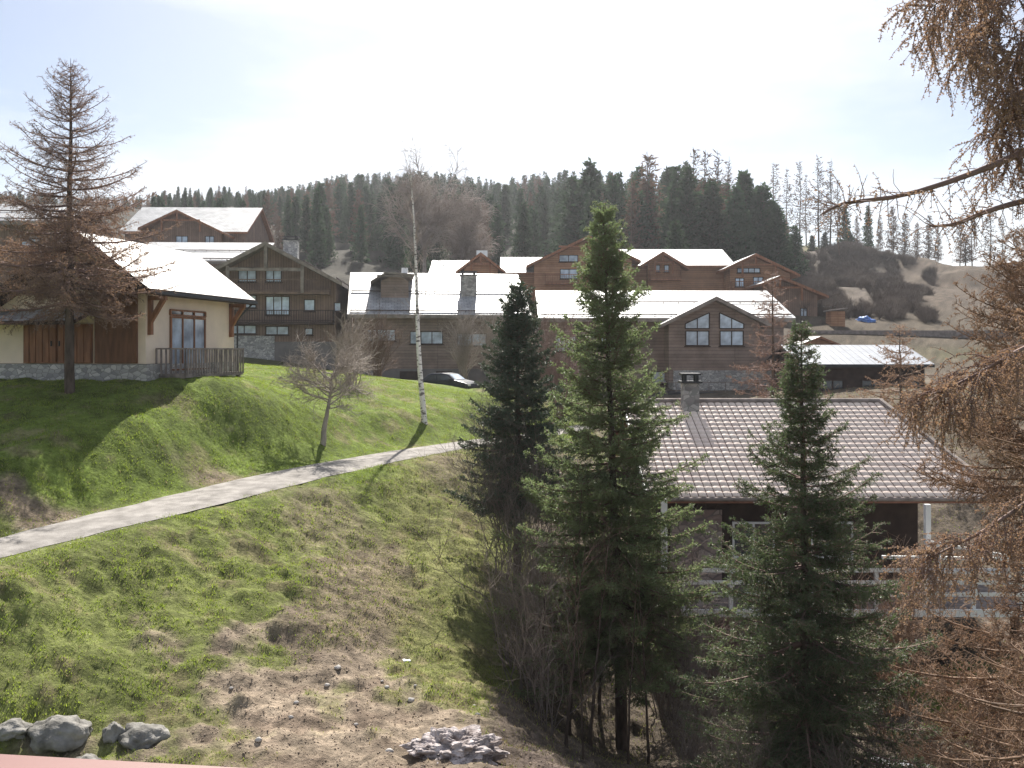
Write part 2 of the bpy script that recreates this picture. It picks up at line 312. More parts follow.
# ------------------------------------------------------------------ ground sheet
us = np.r_[-3.0, -2.2, -1.6, -1.2, -.95, np.linspace(-.8, .8, 420), .95, 1.2, 1.6, 2.2, 3.0]
ys = [-60, -30, -10, 0, 6, 10, 13]; 
while ys[-1] < 60: ys.append(ys[-1]+.09+max(0, ys[-1]-25)*.006)
while ys[-1] < 1000: ys.append(ys[-1]*1.018)
ys = np.array(ys)
YY, UU = np.meshgrid(ys, us, indexing='ij'); XX = UU*(np.maximum(YY, 5)+6)
GX, GY = XX, YY
GZ = ground(GX, GY)
def smooth(v, a, b): t = np.clip((v-a)/(b-a), 0, 1); return t*t*(3-2*t)
def masks(x, y):
    n1 = fbm(x*.55, y*.55, 31, 4)-.5; n2 = fbm(x*1.8, y*1.8, 41, 4)-.5; n3 = fbm(x*.15, y*.15, 51, 3)-.5
    e = np.hypot((x+2.9+.12*(y-19))/4.9, (y-16.8)/5.6)+n1*1.4+n2*1.2
    dirt = 1-smooth(e, .55, 1.25)
    t2 = np.hypot((x+4.2)/1.5, (y-25.5)/4.2)+n1*1.2+n2*.8
    rough = (1-smooth(t2, .6, 1.3))*.85                                        # worn grass tongue
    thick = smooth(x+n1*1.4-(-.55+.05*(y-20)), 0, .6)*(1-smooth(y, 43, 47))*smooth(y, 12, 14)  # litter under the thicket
    lawn = smooth(x, 10.5, 12)*(1-smooth(y, 28.5, 30))*smooth(y, 22, 24)
    pale = smooth(x, -5.2, -3.4)*(1-smooth(x, -1, .5))*smooth(y, 19, 25)*(1-smooth(y, 42, 44))
    brown = smooth(n2+n1, .12, .3)*.5
    thick = np.maximum(thick, smooth(x, 3.5, 5)*smooth(y, 40, 43)*(1-smooth(y, 78, 84)))
    for cx_, cy_, rx, ry, a_ in ((-9.9, 32.2, 1.5, 1.3, .9), (-12.9, 26.4, 2.0, .9, .95), (-8.6, 31.2, 1.3, 1.5, .5), (-6.0, 30.0, 1.1, 2.6, .6), (-2.6, 38.0, 1.2, 2.4, .6)):
        rough = np.maximum(rough, a_*(1-smooth(np.hypot((x-cx_)/rx, (y-cy_)/ry)+n1*1.1+n2*.9, .55, 1.25)))
    return dirt, rough, thick*(1-lawn), pale, brown, lawn
dirt, rough, thick, pale, brown, lawn = masks(GX, GY)
def mixc(c, col, m): return c*(1-m[..., None])+np.array(col)*m[..., None]
col = np.zeros(GX.shape+(3,))+np.array((.125, .165, .035))
col = mixc(col, (.155, .165, .06), (1-smooth(GZ, -5.0, -4.4))*.8)
col = mixc(col, (.19, .19, .075), pale*.8)
col = mixc(col, (.22, .17, .11), brown)
col = mixc(col, (.20, .155, .115), rough)
col = mixc(col, (.27, .215, .16), dirt)
col = mixc(col, (.185, .14, .105), dirt*smooth(fbm(GX*1.3, GY*1.3, 131, 5), .50, .66)*.8)
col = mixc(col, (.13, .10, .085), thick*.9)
hillm = smooth(GY, 68, 88)
hn = fbm(GX*.05, GY*.05, 61, 5); hn2 = fbm(GX*.35, GY*.35, 71, 4)
col = mixc(col, (.095, .077, .057), hillm)
scr = smooth(hn+.35*(hn2-.5), .40, .55)
ang = GX/np.maximum(GY, 1)
dark = smooth(GY, 98, 106)*smooth(ang, .26, .30)*(1-smooth(ang+.18*(hn-.5), .36, .41))*smooth(hn2+.3*(hn-.5), .25, .5)*(1-smooth(GY, 196, 206))
col = mixc(col, (.11, .09, .075), np.maximum(hillm*scr*.5*(ang<.42), dark*.9))
top = smooth(GY, 198, 206)*smooth(ang, .3, .34)
col = mixc(col, (.36, .36, .14), top*(1-smooth(ang, .40, .46)))
col = mixc(col, (.095, .073, .055), smooth(ang, .395, .43)*smooth(GY, 100, 120))
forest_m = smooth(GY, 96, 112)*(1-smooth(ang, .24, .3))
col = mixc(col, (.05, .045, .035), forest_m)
nv = ((fbm(GX*4, GY*4, 81, 4)-.5)*1.3+1)*((fbm(GX*.8, GY*.8, 83, 3)-.5)*.7+1)
col = np.clip(col*nv[..., None], 0, 1)
ny, nx = GX.shape; idx = np.arange(ny*nx).reshape(ny, nx)
Fq = np.stack([idx[:-1,:-1], idx[:-1,1:], idx[1:,1:], idx[1:,:-1]], -1).reshape(-1, 4)
gm = bpy.data.materials.new('soil_and_turf'); gm.use_nodes = True
n = gm.node_tree.nodes; l = gm.node_tree.links; b = n['Principled BSDF']; b.inputs['Roughness'].default_value = .95; b.inputs['Specular IOR Level'].default_value = .1
ca = n.new('ShaderNodeVertexColor'); ca.layer_name = 'paint'; tcn = n.new('ShaderNodeTexCoord')
zn = n.new('ShaderNodeTexNoise'); zn.inputs['Scale'].default_value = 7; zn.inputs['Detail'].default_value = 9; zn.inputs['Roughness'].default_value = .7; l.new(tcn.outputs['Object'], zn.inputs['Vector'])
mr = n.new('ShaderNodeMapRange'); mr.inputs['From Min'].default_value = .3; mr.inputs['From Max'].default_value = .7; mr.inputs['To Min'].default_value = .55; mr.inputs['To Max'].default_value = 1.4; l.new(zn.outputs['Fac'], mr.inputs[0])
hs = n.new('ShaderNodeHueSaturation'); l.new(ca.outputs[0], hs.inputs['Color']); l.new(mr.outputs[0], hs.inputs['Value']); l.new(hs.outputs[0], b.inputs['Base Color'])
bp = n.new('ShaderNodeBump'); bp.inputs['Strength'].default_value = 1; bp.inputs['Distance'].default_value = .09; l.new(zn.outputs['Fac'], bp.inputs['Height']); l.new(bp.outputs[0], b.inputs['Normal'])
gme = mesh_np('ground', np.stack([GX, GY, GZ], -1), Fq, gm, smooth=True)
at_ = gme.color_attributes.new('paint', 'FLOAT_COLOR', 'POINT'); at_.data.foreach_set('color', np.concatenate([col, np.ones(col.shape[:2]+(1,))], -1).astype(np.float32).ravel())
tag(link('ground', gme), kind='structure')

# path: a sheet following the slope
T = np.gradient(PC[:, :2], axis=0); T /= np.linalg.norm(T, axis=1)[:, None]; Nn = np.c_[T[:,1], -T[:,0]]
fine = []
for i in range(len(PC)):
    base = PC[i]; ww = .90+.42*math.sin(math.pi*min(1, i/len(PC)*1.15))**2+.03*np.sin(i*.9)
    row = []
    for s in np.linspace(-1, 1, 9):
        e = (fbm(i*.35, s*2+5, 3)-.5)*.14 if abs(s) > .9 else 0
        p = base[:2]+Nn[i]*ww*(s+e); row.append((p[0], p[1], float(path_z(p[0], p[1]))+.012-.05*(abs(s) > .9)+.02*(1-s*s)-.015*math.exp(-((abs(s)-.5)/.15)**2)))
    fine.append(row)
fine = np.array(fine); a_, b_ = fine.shape[:2]; ii = np.arange(a_*b_).reshape(a_, b_)
tag(link('path', mesh_np('path', fine, np.stack([ii[:-1,:-1], ii[:-1,1:], ii[1:,1:], ii[1:,:-1]], -1).reshape(-1,4), 'path', True)), kind='structure')

# grass blades: uncountable, one object per look
def blades(name, N, xr, yr, keep, hgt, wid, material, seed):
    r = np.random.default_rng(seed)
    y = yr[0]+(yr[1]-yr[0])*r.random(N)**1.0; x = (r.random(N)*(xr[1]-xr[0])+xr[0])*(y+4)
    k = keep(x, y) > r.random(N); x = x[k]; y = y[k]
    cl = fbm(x*2.2, y*2.2, 91, 3); k = cl+.45*r.random(len(x)) > .50; x = x[k]; y = y[k]; cl = cl[k]
    # tufts: jitter around shared centres
    z = ground(x, y)-.02
    h = hgt*(.5+r.random(len(x)))*(.7+.7*np.clip(cl-.4, 0, .4)/.4); a = r.random(len(x))*6.283; w_ = wid*(.6+.8*r.random(len(x)))
    lean = .25+.75*r.random(len(x)); la = r.random(len(x))*6.283
    V = np.empty((len(x), 3, 3))
    V[:,0] = np.c_[x+np.cos(a)*w_, y+np.sin(a)*w_, z]; V[:,1] = np.c_[x-np.cos(a)*w_, y-np.sin(a)*w_, z]
    V[:,2] = np.c_[x+np.cos(la)*lean*h, y+np.sin(la)*lean*h, z+h]
    return tag(link(name, mesh_np(name, V, np.arange(len(x)*3).reshape(-1,3), material)), kind='stuff')
def offp(x, y): return path_dist(x, y) > .98
def kg(x, y):
    d, ro, th, pa, br, la = masks(x, y); return offp(x, y)*(1-d)**2*(1-ro*.7)*(1-th*.92)*(1-pa*.75)*(1-br*.6)
def kd(x, y):
    d, ro, th, pa, br, la = masks(x, y); return offp(x, y)*(.14+.35*ro+.25*br+.2*pa+.3*th)*(1-d*.9)
def kp(x, y):
    d, ro, th, pa, br, la = masks(x, y); return offp(x, y)*(.15+pa*.85+.25*ro)*(1-d)*(1-th*.65)
tag(blades('grass', 850000, (-.66, .7), (15.5, 62), kg, .060, .013, 'blade', 1), 'bright green meadow grass on the slope either side of the path', 'grass')
tag(blades('dry_grass', 420000, (-.66, .7), (15.5, 60), kd, .07, .012, 'blade_dry', 2), 'dry straw coloured grass scattered through the slope', 'dry grass')
tag(blades('pale_grass', 300000, (-.66, .2), (15.5, 60), kp, .065, .014, 'blade_pale', 3), 'pale yellowish grass mostly right of centre on the slope', 'pale grass')

# clods and grit on the bare soil and along the path edge
def grit(name, N, keep, xr, yr, s0, s1, material, label, cat_, seed):
    r = np.random.default_rng(seed); y = r.uniform(*yr, N); x = r.uniform(*xr, N)*y
    k = keep(x, y) > r.random(N); x = x[k]; y = y[k]; z = ground(x, y); n = len(x)
    b = np.array([(1,0,0),(0,1,0),(-1,0,0),(0,-1,0),(0,0,.8),(0,0,-.5)], float)
    sz = s0+(s1-s0)*r.random(n)**3; V = (b[None]*(.6+.8*r.random((n, 6, 1)))+r.normal(size=(n,6,3))*.15)*sz[:,None,None]+np.stack([x, y, z], -1)[:,None]
    f = np.array([(0,1,4),(1,2,4),(2,3,4),(3,0,4),(1,0,5),(2,1,5),(3,2,5),(0,3,5)]); Fc = (f[None]+6*np.arange(n)[:,None,None]).reshape(-1,3)
    return tag(link(name, mesh_np(name, V, Fc, material)), label, cat_, kind='stuff')
mat('clodm', (.22,.165,.125), .95, .1, col2=(.42,.34,.27), vscale=9)
mat('gritm', (.30,.28,.26), .9, .2, col2=(.55,.52,.49), vscale=9)
grit('clods', 50000, lambda x, y: (masks(x, y)[0]*.9+masks(x, y)[1]*.35)*offp(x, y), (-.5, .08), (16, 31), .005, .026, 'clodm', 'crumbly brown clods strewn over the bare soil', 'soil clods', 5)
grit('gravel', 60000, lambda x, y: (np.abs(path_dist(x, y)-1.05) < .28)*.9+(path_dist(x, y) < .7)*.15, (-.62, .05), (20, 48), .006, .028, 'gritm', 'pale grit along the edges of the path', 'gravel', 6)

# ------------------------------------------------------------------ plant growing tools (numpy)
def norm(v): return v/np.maximum(np.linalg.norm(v, axis=-1, keepdims=True), 1e-9)
def frames(P):
    T = np.gradient(P, axis=1); T = norm(T)
    ref = np.where(np.abs(T[..., 2:3]) > .93, np.array([1., 0, 0]), np.array([0, 0, 1.]))
    U = norm(np.cross(T, ref)); return T, U, np.cross(U, T)
def tubes(P, Rr, k=4):
    m, n = P.shape[:2]; T, U, W = frames(P); a = np.arange(k)*2*np.pi/k
    V = P[:,:,None]+(U[:,:,None]*np.cos(a)[:,None]+W[:,:,None]*np.sin(a)[:,None])*Rr[:,:,None,None]
    i = np.arange(m*n*k).reshape(m, n, k); j = np.roll(i, -1, 2)
    return V.reshape(-1,3), np.stack([i[:,:-1], j[:,:-1], j[:,1:], i[:,1:]], -1).reshape(-1,4)
def spawn(P, cnt, s0, s1, ang, length, n=5, up=0., wob=.12, flat=0., r=rng, start_pow=1.0, sideup=0.0):
    m, k = P.shape[:2]
    idx_ = np.repeat(np.arange(m), cnt) if np.isscalar(cnt) else np.repeat(np.arange(m), cnt)
    q = len(idx_); s = s0+(s1-s0)*r.random(q)**start_pow; f = s*(k-1); i = np.minimum(f.astype(int), k-2); t = (f-i)[:,None]
    p0 = P[idx_, i]*(1-t)+P[idx_, i+1]*t; T = norm(P[idx_, i+1]-P[idx_, i])
    rv = norm(r.normal(size=(q,3))); perp = norm(rv-(rv*T).sum(-1, keepdims=True)*T)
    if flat:
        side = norm(np.cross(T, np.array([0,0,1.])))*np.where(r.random(q) < .5, -1, 1)[:,None]
        perp = norm(side*flat+perp*(1-flat)+np.array([0,0,sideup]))
    a = R(1)*(ang+10*r.normal(size=q))[:,None]; d = np.cos(a)*T+np.sin(a)*perp
    Lp = np.linalg.norm(np.diff(P, axis=1), axis=-1).sum(1)[idx_]
    L = (length(Lp, s, r, q) if callable(length) else length*(.6+.8*r.random(q)))
    out = np.empty((q, n, 3)); out[:,0] = p0; st = (L/(n-1))[:,None]
    for j in range(1, n):
        d = norm(d+np.array([0,0,up])/(n-1)+r.normal(size=(q,3))*wob); out[:,j] = out[:,j-1]+d*st
    return out, s, idx_
def taper(P, r0, r1=.2):
    m, n = P.shape[:2]; r0 = np.broadcast_to(np.asarray(r0, float), (m,)); return r0[:,None]*np.linspace(1, r1, n)[None]
def needles(P, per_m, ln, wd, ang=50, s0=0., r=rng):
    seg = np.linalg.norm(np.diff(P, axis=1), axis=-1); L = seg.sum(1); N = int(L.sum()*per_m)
    idx_ = r.choice(len(P), N, p=L/L.sum()); s = s0+(1-s0)*r.random(N); k = P.shape[1]; f = s*(k-1); i = np.minimum(f.astype(int), k-2); t = (f-i)[:,None]
    p = P[idx_,i]*(1-t)+P[idx_,i+1]*t; T = norm(P[idx_,i+1]-P[idx_,i]); rv = norm(r.normal(size=(N,3))); pe = norm(rv-(rv*T).sum(-1,keepdims=True)*T)
    a = R(1)*(ang+15*r.normal(size=N))[:,None]; d = np.cos(a)*T+np.sin(a)*pe; sd = norm(np.cross(d, norm(r.normal(size=(N,3)))))
    l_ = (ln*(.6+.8*r.random(N)))[:,None]; w_ = wd/2
    V = np.stack([p-sd*w_*.5, p+sd*w_*.5, p+d*l_*.5+sd*w_, p+d*l_, p+d*l_*.5-sd*w_], 1)[:, [0,2,3,4]] if False else np.stack([p, p+d*l_*.45+sd*w_, p+d*l_, p+d*l_*.45-sd*w_], 1)
    return V.reshape(-1,3), np.arange(N*4).reshape(-1,4)
def cat(parts):
    V = []; Fs = []; o = 0
    for v, f in parts: V.append(v); Fs.append(f+o); o += len(v)
    return np.concatenate(V), np.concatenate(Fs)
def trunk_poly(H, lean=(0,0), wob=.05, n=14, r=rng, sink=.35):
    z = np.linspace(0, 1, n); P = np.c_[lean[0]*z+np.cumsum(r.normal(size=n))*wob*.3, lean[1]*z+np.cumsum(r.normal(size=n))*wob*.3, z*H-sink*(z == 0)]; P[0,:2] = 0
    return P[None]
def conifer(name, label, cat_, loc, H, Rad, h0, prof, seed, trunk_r=.16, whorl=.3, nb=6, pitch=(35,-12), sag=.0, tip=.25, twig_gap=.10, twig_len=.33, twig_up=-.35,
            nper=34, nlen=.05, nwid=.018, fol='spruce', wood='twig', bark='bark', sub=0, gaps=.0, lean=(0,0), group=None, parent_ok=True, twig_r=.006, nang=48, flat=.8, fmat2=None, asym=None, nfun=None):
    r = np.random.default_rng(seed); root = thing(name, label, cat_, loc, 0, group)
    TP = trunk_poly(H, lean, r=r); 
    v, f = tubes(TP, trunk_r*(np.linspace(1, 0, 14)**.85*.97+.03)[None], 8); link('trunk', mesh_np('trunk', v, f, bark, True), root)
    hz = []; z = h0*H
    while z < H*.985: hz.append(z); z += whorl*(.7+.6*r.random())*(1 if z < H*.8 else .7)
    B = []
    for z in hz:
        t = (z-h0*H)/(H-h0*H); Lm = Rad*prof(t); a0 = r.random()*6.283; k = max(3, int(nb*(.8+.4*r.random())))
        for j in range(k):
            if r.random() < gaps: continue
            a = a0+6.283*j/k+r.normal()*.25; L = Lm*(.62+.5*r.random())
            if asym: L *= asym(a, t)
            e = R(pitch[1]+(pitch[0]-pitch[1])*t**1.3+r.normal()*7); s = np.linspace(0, 1, 8)
            rad = L*s*math.cos(e); zz = L*(s*math.sin(e)-sag*s*(1-s)*1.6+tip*s**3*.5); side = np.cumsum(r.normal(size=8))*.012*L
            tp = z/H*13; i = min(int(tp), 12); c = TP[0,i]*(1-tp+i)+TP[0,i+1]*(tp-i)
            B.append(np.c_[c[0]+rad*math.cos(a)-side*math.sin(a), c[1]+rad*math.sin(a)+side*math.cos(a), z+zz])
    B = np.array(B); LB = np.linalg.norm(np.diff(B, axis=1), axis=-1).sum(1)
    wparts = [tubes(B, taper(B, .008+.011*LB, .2), 4)]
    cnt = np.maximum(3, (LB/twig_gap*2).astype(int))
    S, s, _ = spawn(B, cnt, .1, 1., 52, lambda Lp, s, r, q: (twig_len*Lp*(1.05-s)+.10)*(.55+.7*r.random(q)), n=5, up=twig_up, wob=.12, flat=flat, r=r)
    keep = S
    wparts.append(tubes(S, taper(S, twig_r, .5), 3))
    fol_src = [S, ]
    if sub:
        S2, _, _ = spawn(S, sub, .2, 1., 45, lambda Lp, s, r, q: (.45*Lp*(1.1-s)+.05)*(.6+.7*r.random(q)), n=4, up=twig_up, wob=.2, flat=flat*.5, r=r)
        wparts.append(tubes(S2, taper(S2, twig_r*.6, .5), 3)); fol_src.append(S2)
    v, f = cat(wparts); link('branches', mesh_np('branches', v, f, wood, True), root)
    if nper:
        ps = [needles(x, nper, nlen, nwid, nang, r=r) for x in fol_src]+[needles(B, nper*.6, nlen, nwid, nang, s0=.35, r=r)]
        if nfun:
            q = []
            for v_, f_ in ps:
                c_ = v_.reshape(-1, 4, 3); kk = r.random(len(c_)) < nfun(c_[:,0,2]/H); c_ = c_[kk]; q.append((c_.reshape(-1,3), np.arange(len(c_)*4).reshape(-1,4)))
            ps = q
        v, f = cat(ps); link('foliage', mesh_np('foliage', v, f, fol), root)
    return root
def bare_tree(name, label, cat_, loc, H, seed, levels, trunk_r=.1, bark='bark', wood='twig_grey', lean=(0,0), group=None, leaves=None, wob=.05, trunk_taper=.15):
    r = np.random.default_rng(seed); root = thing(name, label, cat_, loc, 0, group); TP = trunk_poly(H, lean, wob, r=r)
    v, f = tubes(TP, trunk_r*np.linspace(1, trunk_taper, 14)[None], 8); link('trunk', mesh_np('trunk', v, f, bark, True), root)
    cur = TP; parts = []; rad = trunk_r*.5
    for lv in levels:
        cur, s, _ = spawn(cur, lv['n'], lv.get('s0', .2), lv.get('s1', 1), lv.get('ang', 45), lv['len'], n=lv.get('pts', 6), up=lv.get('up', .2), wob=lv.get('wob', .15), flat=0, r=r)
        parts.append(tubes(cur, taper(cur, lv['r'], .25), lv.get('k', 3)))
    v, f = cat(parts); link('branches', mesh_np('branches', v, f, wood, True), root)
    if leaves: v, f = needles(cur, *leaves[:3], 60, r=r); link('foliage', mesh_np('foliage', v, f, leaves[3]), root)
    return root
def lowconifer(seed, H=1.0, fol='far_spruce', wood='bark', dens=1.0, slim=.17, loose=0.):
    """a conifer for the far hill: one mesh, unit height"""
    r = np.random.default_rng(seed); B = []
    z = .06 if not loose else .2
    while z < .97:
        t = z; L = slim*(1-t)**.75*(.9+.2*r.random())+.01; k = 7
        for j in range(k):
            a = r.random()*6.283; l_ = L*(.55+.6*r.random()); s = np.linspace(0, 1, 4); e = R(-14+40*t)
            B.append(np.c_[l_*s*math.cos(a)*math.cos(e), l_*s*math.sin(a)*math.cos(e), z+l_*(s*math.sin(e)+.25*s*s)])
        z += .022*(.7+.6*r.random())/(1 if not loose else .8)
    B = np.array(B); TP = trunk_poly(1, (0,0), .01, r=r, sink=.05); tv, tf = tubes(TP, .011*np.linspace(1, .1, 14)[None], 5); bv, bf = tubes(B, taper(B, .0022, .3), 3)
    nv, nf = needles(B, int(95*dens), .042, .021 if not loose else .010, 55, r=r)
    V, Fc = cat([(tv, tf), (bv, bf), (nv, nf)]); mi = np.r_[np.zeros(len(tf)+len(bf)), np.ones(len(nf))]
    return mesh_np('conifer', V, Fc, [wood, fol], midx=mi)

# ------------------------------------------------------------------ buildings
def window(par, x, z, w_, h_, y=0., rz=0., n=2, frame='timber_dark', pane='glass', rows=1, arch=None, label=None, px=None):
    """sits on a wall facing -y (rz=0); origin at the sill centre"""
    f = MB(); t = .07
    if arch:   # quadrilateral with sloped head: arch=(left height, right height)
        hl, hr = arch; xl, xr = -w_/2, w_/2
        for a, b in (((xl,0),(xr,0)), ((xr,0),(xr,hr)), ((xr,hr),(xl,hl)), ((xl,hl),(xl,0))):
            if abs(a[0]-b[0])+abs(a[1]-b[1]) > .05: f.bar((a[0],-.045,a[1]), (b[0],-.045,b[1]), .09, t)
        for i in range(1, n):
            xx = xl+w_*i/n; f.bar((xx,-.04,0), (xx,-.04,hl+(hr-hl)*i/n), .08, .06)
        p = MB(); p.prism([(xl+.01,.01),(xr-.01,.01)]+([(xr-.01,hr-.01)] if hr > .05 else [])+([(xl+.01,hl-.01)] if hl > .05 else []), 'y', -.03, -.006)
    else:
        f.box(-w_/2, w_/2, -.09, -.002, 0, t); f.box(-w_/2, w_/2, -.09, -.002, h_-t, h_); f.box(-w_/2, -w_/2+t, -.085, -.002, t, h_-t); f.box(w_/2-t, w_/2, -.085, -.002, t, h_-t)
        f.box(-w_/2-.08, w_/2+.08, -.16, -.002, -.07, -.002)
        for i in range(1, n): xx = -w_/2+w_*i/n; f.box(xx-.035, xx+.035, -.08, -.002, t, h_-t)
        for i in range(1, rows): zz = h_*i/rows; f.box(-w_/2+t, w_/2-t, -.075, -.003, zz-.03, zz+.03)
        p = MB(); p.box(-w_/2+t, w_/2-t, -.03, -.006, t, h_-t)
    fo = f.build('window', frame, par, loc=(x, y, z), rz=rz); p.build('pane', pane, fo)
    if label: fo['label'] = label
    return fo
def gable_roof(par, x0, x1, y0, y1, zr, drop, axis='y', th=.22, mats=('slate_y', 'fascia'), xm=None, name='roof', snow=True, zl=None, zrr=None):
    """ridge along axis at centre of the other span; eaves drop below the ridge"""
    m = MB()
    if axis == 'y':
        c = (x0+x1)/2 if xm is None else xm; a, b = x0, x1; e0, e1 = y0, y1
    else: c = (y0+y1)/2 if xm is None else xm; a, b = y0, y1; e0, e1 = x0, x1
    za = zl if zl is not None else zr-drop; zb = zrr if zrr is not None else zr-drop
    m.prism([(a, za), (c, zr), (b, zb), (b, zb-th), (c, zr-th*1.15), (a, za-th)], axis, e0, e1) if axis == 'y' else m.prism([(a, za), (c, zr), (b, zb), (b, zb-th), (c, zr-th*1.15), (a, za-th)], 'x', e0, e1)
    ro = m.build(name, list(mats), par, topmat=1)
    if snow:
        g = MB()
        for (ed, ze, sgn) in ((a, za, 1), (b, zb, -1)):
            sl_ = (zr-ze)/abs(c-ed)
            for k, off in enumerate((.45, abs(c-ed)*.5)):
                pe = ed+sgn*off; z = ze+sl_*off+.13
                if axis == 'y': g.bar((pe, e0+.2, z), (pe, e1-.2, z), .09, .09)
                else: g.bar((e0+.2, pe, z), (e1-.2, pe, z), .09, .09)
                u = e0+.3
                while u < e1-.2:
                    if axis == 'y': g.bar((pe, u, z-.16), (pe, u, z), .05)
                    else: g.bar((u, pe, z-.16), (u, pe, z), .05)
                    u += 1.2
        g.build('snow_guard', 'timber_dark', ro)
    return ro
def gable_wall(par, x0, x1, y0, y1, z0, zeave, zr, axis='y', mats='planks', name='wall', cx=None, zb=None):
    m = MB(); zb = zeave if zb is None else zb
    if axis == 'y':
        c = (x0+x1)/2 if cx is None else cx; m.prism([(x0, z0), (x1, z0), (x1, zb), (c, zr), (x0, zeave)], 'y', y0, y1)
    else:
        c = (y0+y1)/2 if cx is None else cx; m.prism([(y0, z0), (y1, z0), (y1, zb), (c, zr), (y0, zeave)], 'x', x0, x1)
    return m.build(name, mats, par)
def balcony(par, x0, x1, y0, y1, z, h=1.0, wood='timber', gap=.14, solid=False, slab=.2):
    m = MB(); m.box(x0, x1, y0, y1, z-slab, z); b = m.build('balcony', wood, par)
    g = MB()
    def run(p, q):
        p = Vector(p); q = Vector(q); L = (q-p).length; g.bar(p+Vector((0,0,h)), q+Vector((0,0,h)), .10, .07); g.bar(p+Vector((0,0,.12)), q+Vector((0,0,.12)), .06, .06)
        n_ = max(2, int(L/gap))
        for i in range(n_+1): 
            pp = p+(q-p)*i/n_; g.bar(pp+Vector((0,0,.0)), pp+Vector((0,0,h)), .085 if solid else .04, .03)
    run((x0+.03,y0+.03,z),(x1-.03,y0+.03,z)); run((x0+.03,y0+.03,z),(x0+.03,y1,z)); run((x1-.03,y0+.03,z),(x1-.03,y1,z))
    g.build('railing', wood, b); return b
def timbers(par, segs, w_=.2, mat_='timber', name='timber_frame'):
    m = MB()
    for a, b in segs: m.bar(a, b, w_, w_)
    return m.build(name, mat_, par)
def chimney(par, x, y, z0, z1, w_=.8, mt='stone', cap='dark_metal'):
    m = MB(); m.box(x-w_/2, x+w_/2, y-w_/2, y+w_/2, z0, z1); c = m.build('chimney', mt, par)
    k = MB(); k.box(x-w_/2-.1, x+w_/2+.1, y-w_/2-.1, y+w_/2+.1, z1, z1+.08)
    for a in (-1, 1):
        for b in (-1, 1): k.box(x+a*w_*.38-.05, x+a*w_*.38+.05, y+b*w_*.38-.05, y+b*w_*.38+.05, z1+.08, z1+.3)
    k.box(x-w_/2-.06, x+w_/2+.06, y-w_/2-.06, y+w_/2+.06, z1+.3, z1+.38); k.build('chimney_cap', cap, c); return c

# ---- near chalet on the left: gable towards us, roof falling to the right
ap = at(77, 231, 35.2); ec = at(147, 288, 34.6)
B0 = thing('chalet', 'cream walled chalet with red garage doors and wooden balcony left of the meadow', 'chalet', (ap.x, ap.y, -1.15), R(-11))
def z0(z): return z+1.15
rise = ap.z-ec.z; hw = 2.95; zr = z0(ap.z); ze = z0(ec.z)
sl = rise/hw
gable_roof(B0, -5.6, hw, 0, 8.6, zr, 0, 'y', .24, ('slate_warm_y', 'timber_dark'), xm=0, zl=zr-5.6*sl*.82, zrr=ze, snow=False)
gb = MB()
gb.bar((hw+.05, 0, ze-.12), (hw+.05, 8.6, ze-.12), .12, .12); gb.build('gutter', 'dark_metal', B0)
wx = hw-.75; yf = 1.0
gable_wall(B0, -5.0, wx, yf, 8.0, .62, zr-.3-5.0*sl*.82, zr-.32, 'y', 'cream', cx=0, zb=zr-.3-wx*sl)
m = MB(); m.box(-5.2, wx+.12, yf-.12, 8.1, -1.2, .6); m.build('plinth', 'stone', B0)
m = MB(); m.box(.1, wx-.32, yf-.1, yf-.004, .64, 2.6); m.box(.35, wx-.32, yf-.1, yf-.004, 2.6, 3.6); m.build('timber_cladding', 'cladding_red', B0)
for k in range(2):
    m = MB(); x_ = -3.0+k*1.5; m.box(x_+.03, x_+1.47, yf-.13, yf-.006, .64, 2.15)
    for i in range(5): m.box(x_+.06+i*.29, x_+.29+i*.29, yf-.16, yf-.131, .68, 2.1)
    d = m.build('garage_door', 'timber_warm', B0)
    h = MB(); h.bar((x_+(1.3 if k == 0 else .15), yf-.2, 1.3), (x_+(1.3 if k == 0 else .15), yf-.2, 1.5), .04); h.build('handle', 'dark_metal', d)
m = MB(); m.prism([(yf-1.3, 2.25), (yf-.01, 2.75), (yf-.01, 2.6), (yf-1.3, 2.1)], 'x', -5.4, .05); m.build('porch_roof', ['slate_x', 'timber_dark'], B0, topmat=1)
# braces under the eave
br = [((wx+.05, y_, ze-1.25), (hw-.1, y_, ze-.32)) for y_ in (1.2, 7.6)]+[((wx+.08, y_, ze-1.7), (wx+.08, y_, ze-.2)) for y_ in (1.2, 7.6)]+[((wx, y_, ze-.3), (hw, y_, ze-.3)) for y_ in (1.2, 7.6)]
for k in (0, 1): timbers(B0, br[k::2], .16, 'timber_warm', 'eave_brace')
# french window in the right wall, facing +x
window(B0, wx+.001, .4, 2.7, 2.1, y=4.0, rz=R(90), n=3, frame='timber_warm', rows=1)
window(B0, wx+.001, .4+2.15, 2.7, .4, y=4.0, rz=R(90), n=3, frame='timber_warm', pane='glass_dark', arch=(.2, .2))
bm_ = MB(); bx0, bx1, by0, by1 = wx+.02, wx+1.25, 1.7, 6.4
bal = MB(); bal.box(bx0, bx1, by0, by1, .08, .22); 
for yy in (by0+.1, by1-.1): bal.box(bx1-.25, bx1-.1, yy-.07, yy+.07, -.9, .08)
bo = bal.build('balcony', 'timber_grey', B0)
g = MB()
def run(g, p, q, h=.95, gap=.20, bw=.10):
    p = Vector(p); q = Vector(q); L = (q-p).length; n_ = int(L/gap)
    g.bar(p+Vector((0,0,h)), q+Vector((0,0,h)), .12, .06)
    for i in range(n_+1): pp = p+(q-p)*i/n_; g.bar(pp-Vector((0,0,.1)), pp+Vector((0,0,h)), bw, .03)
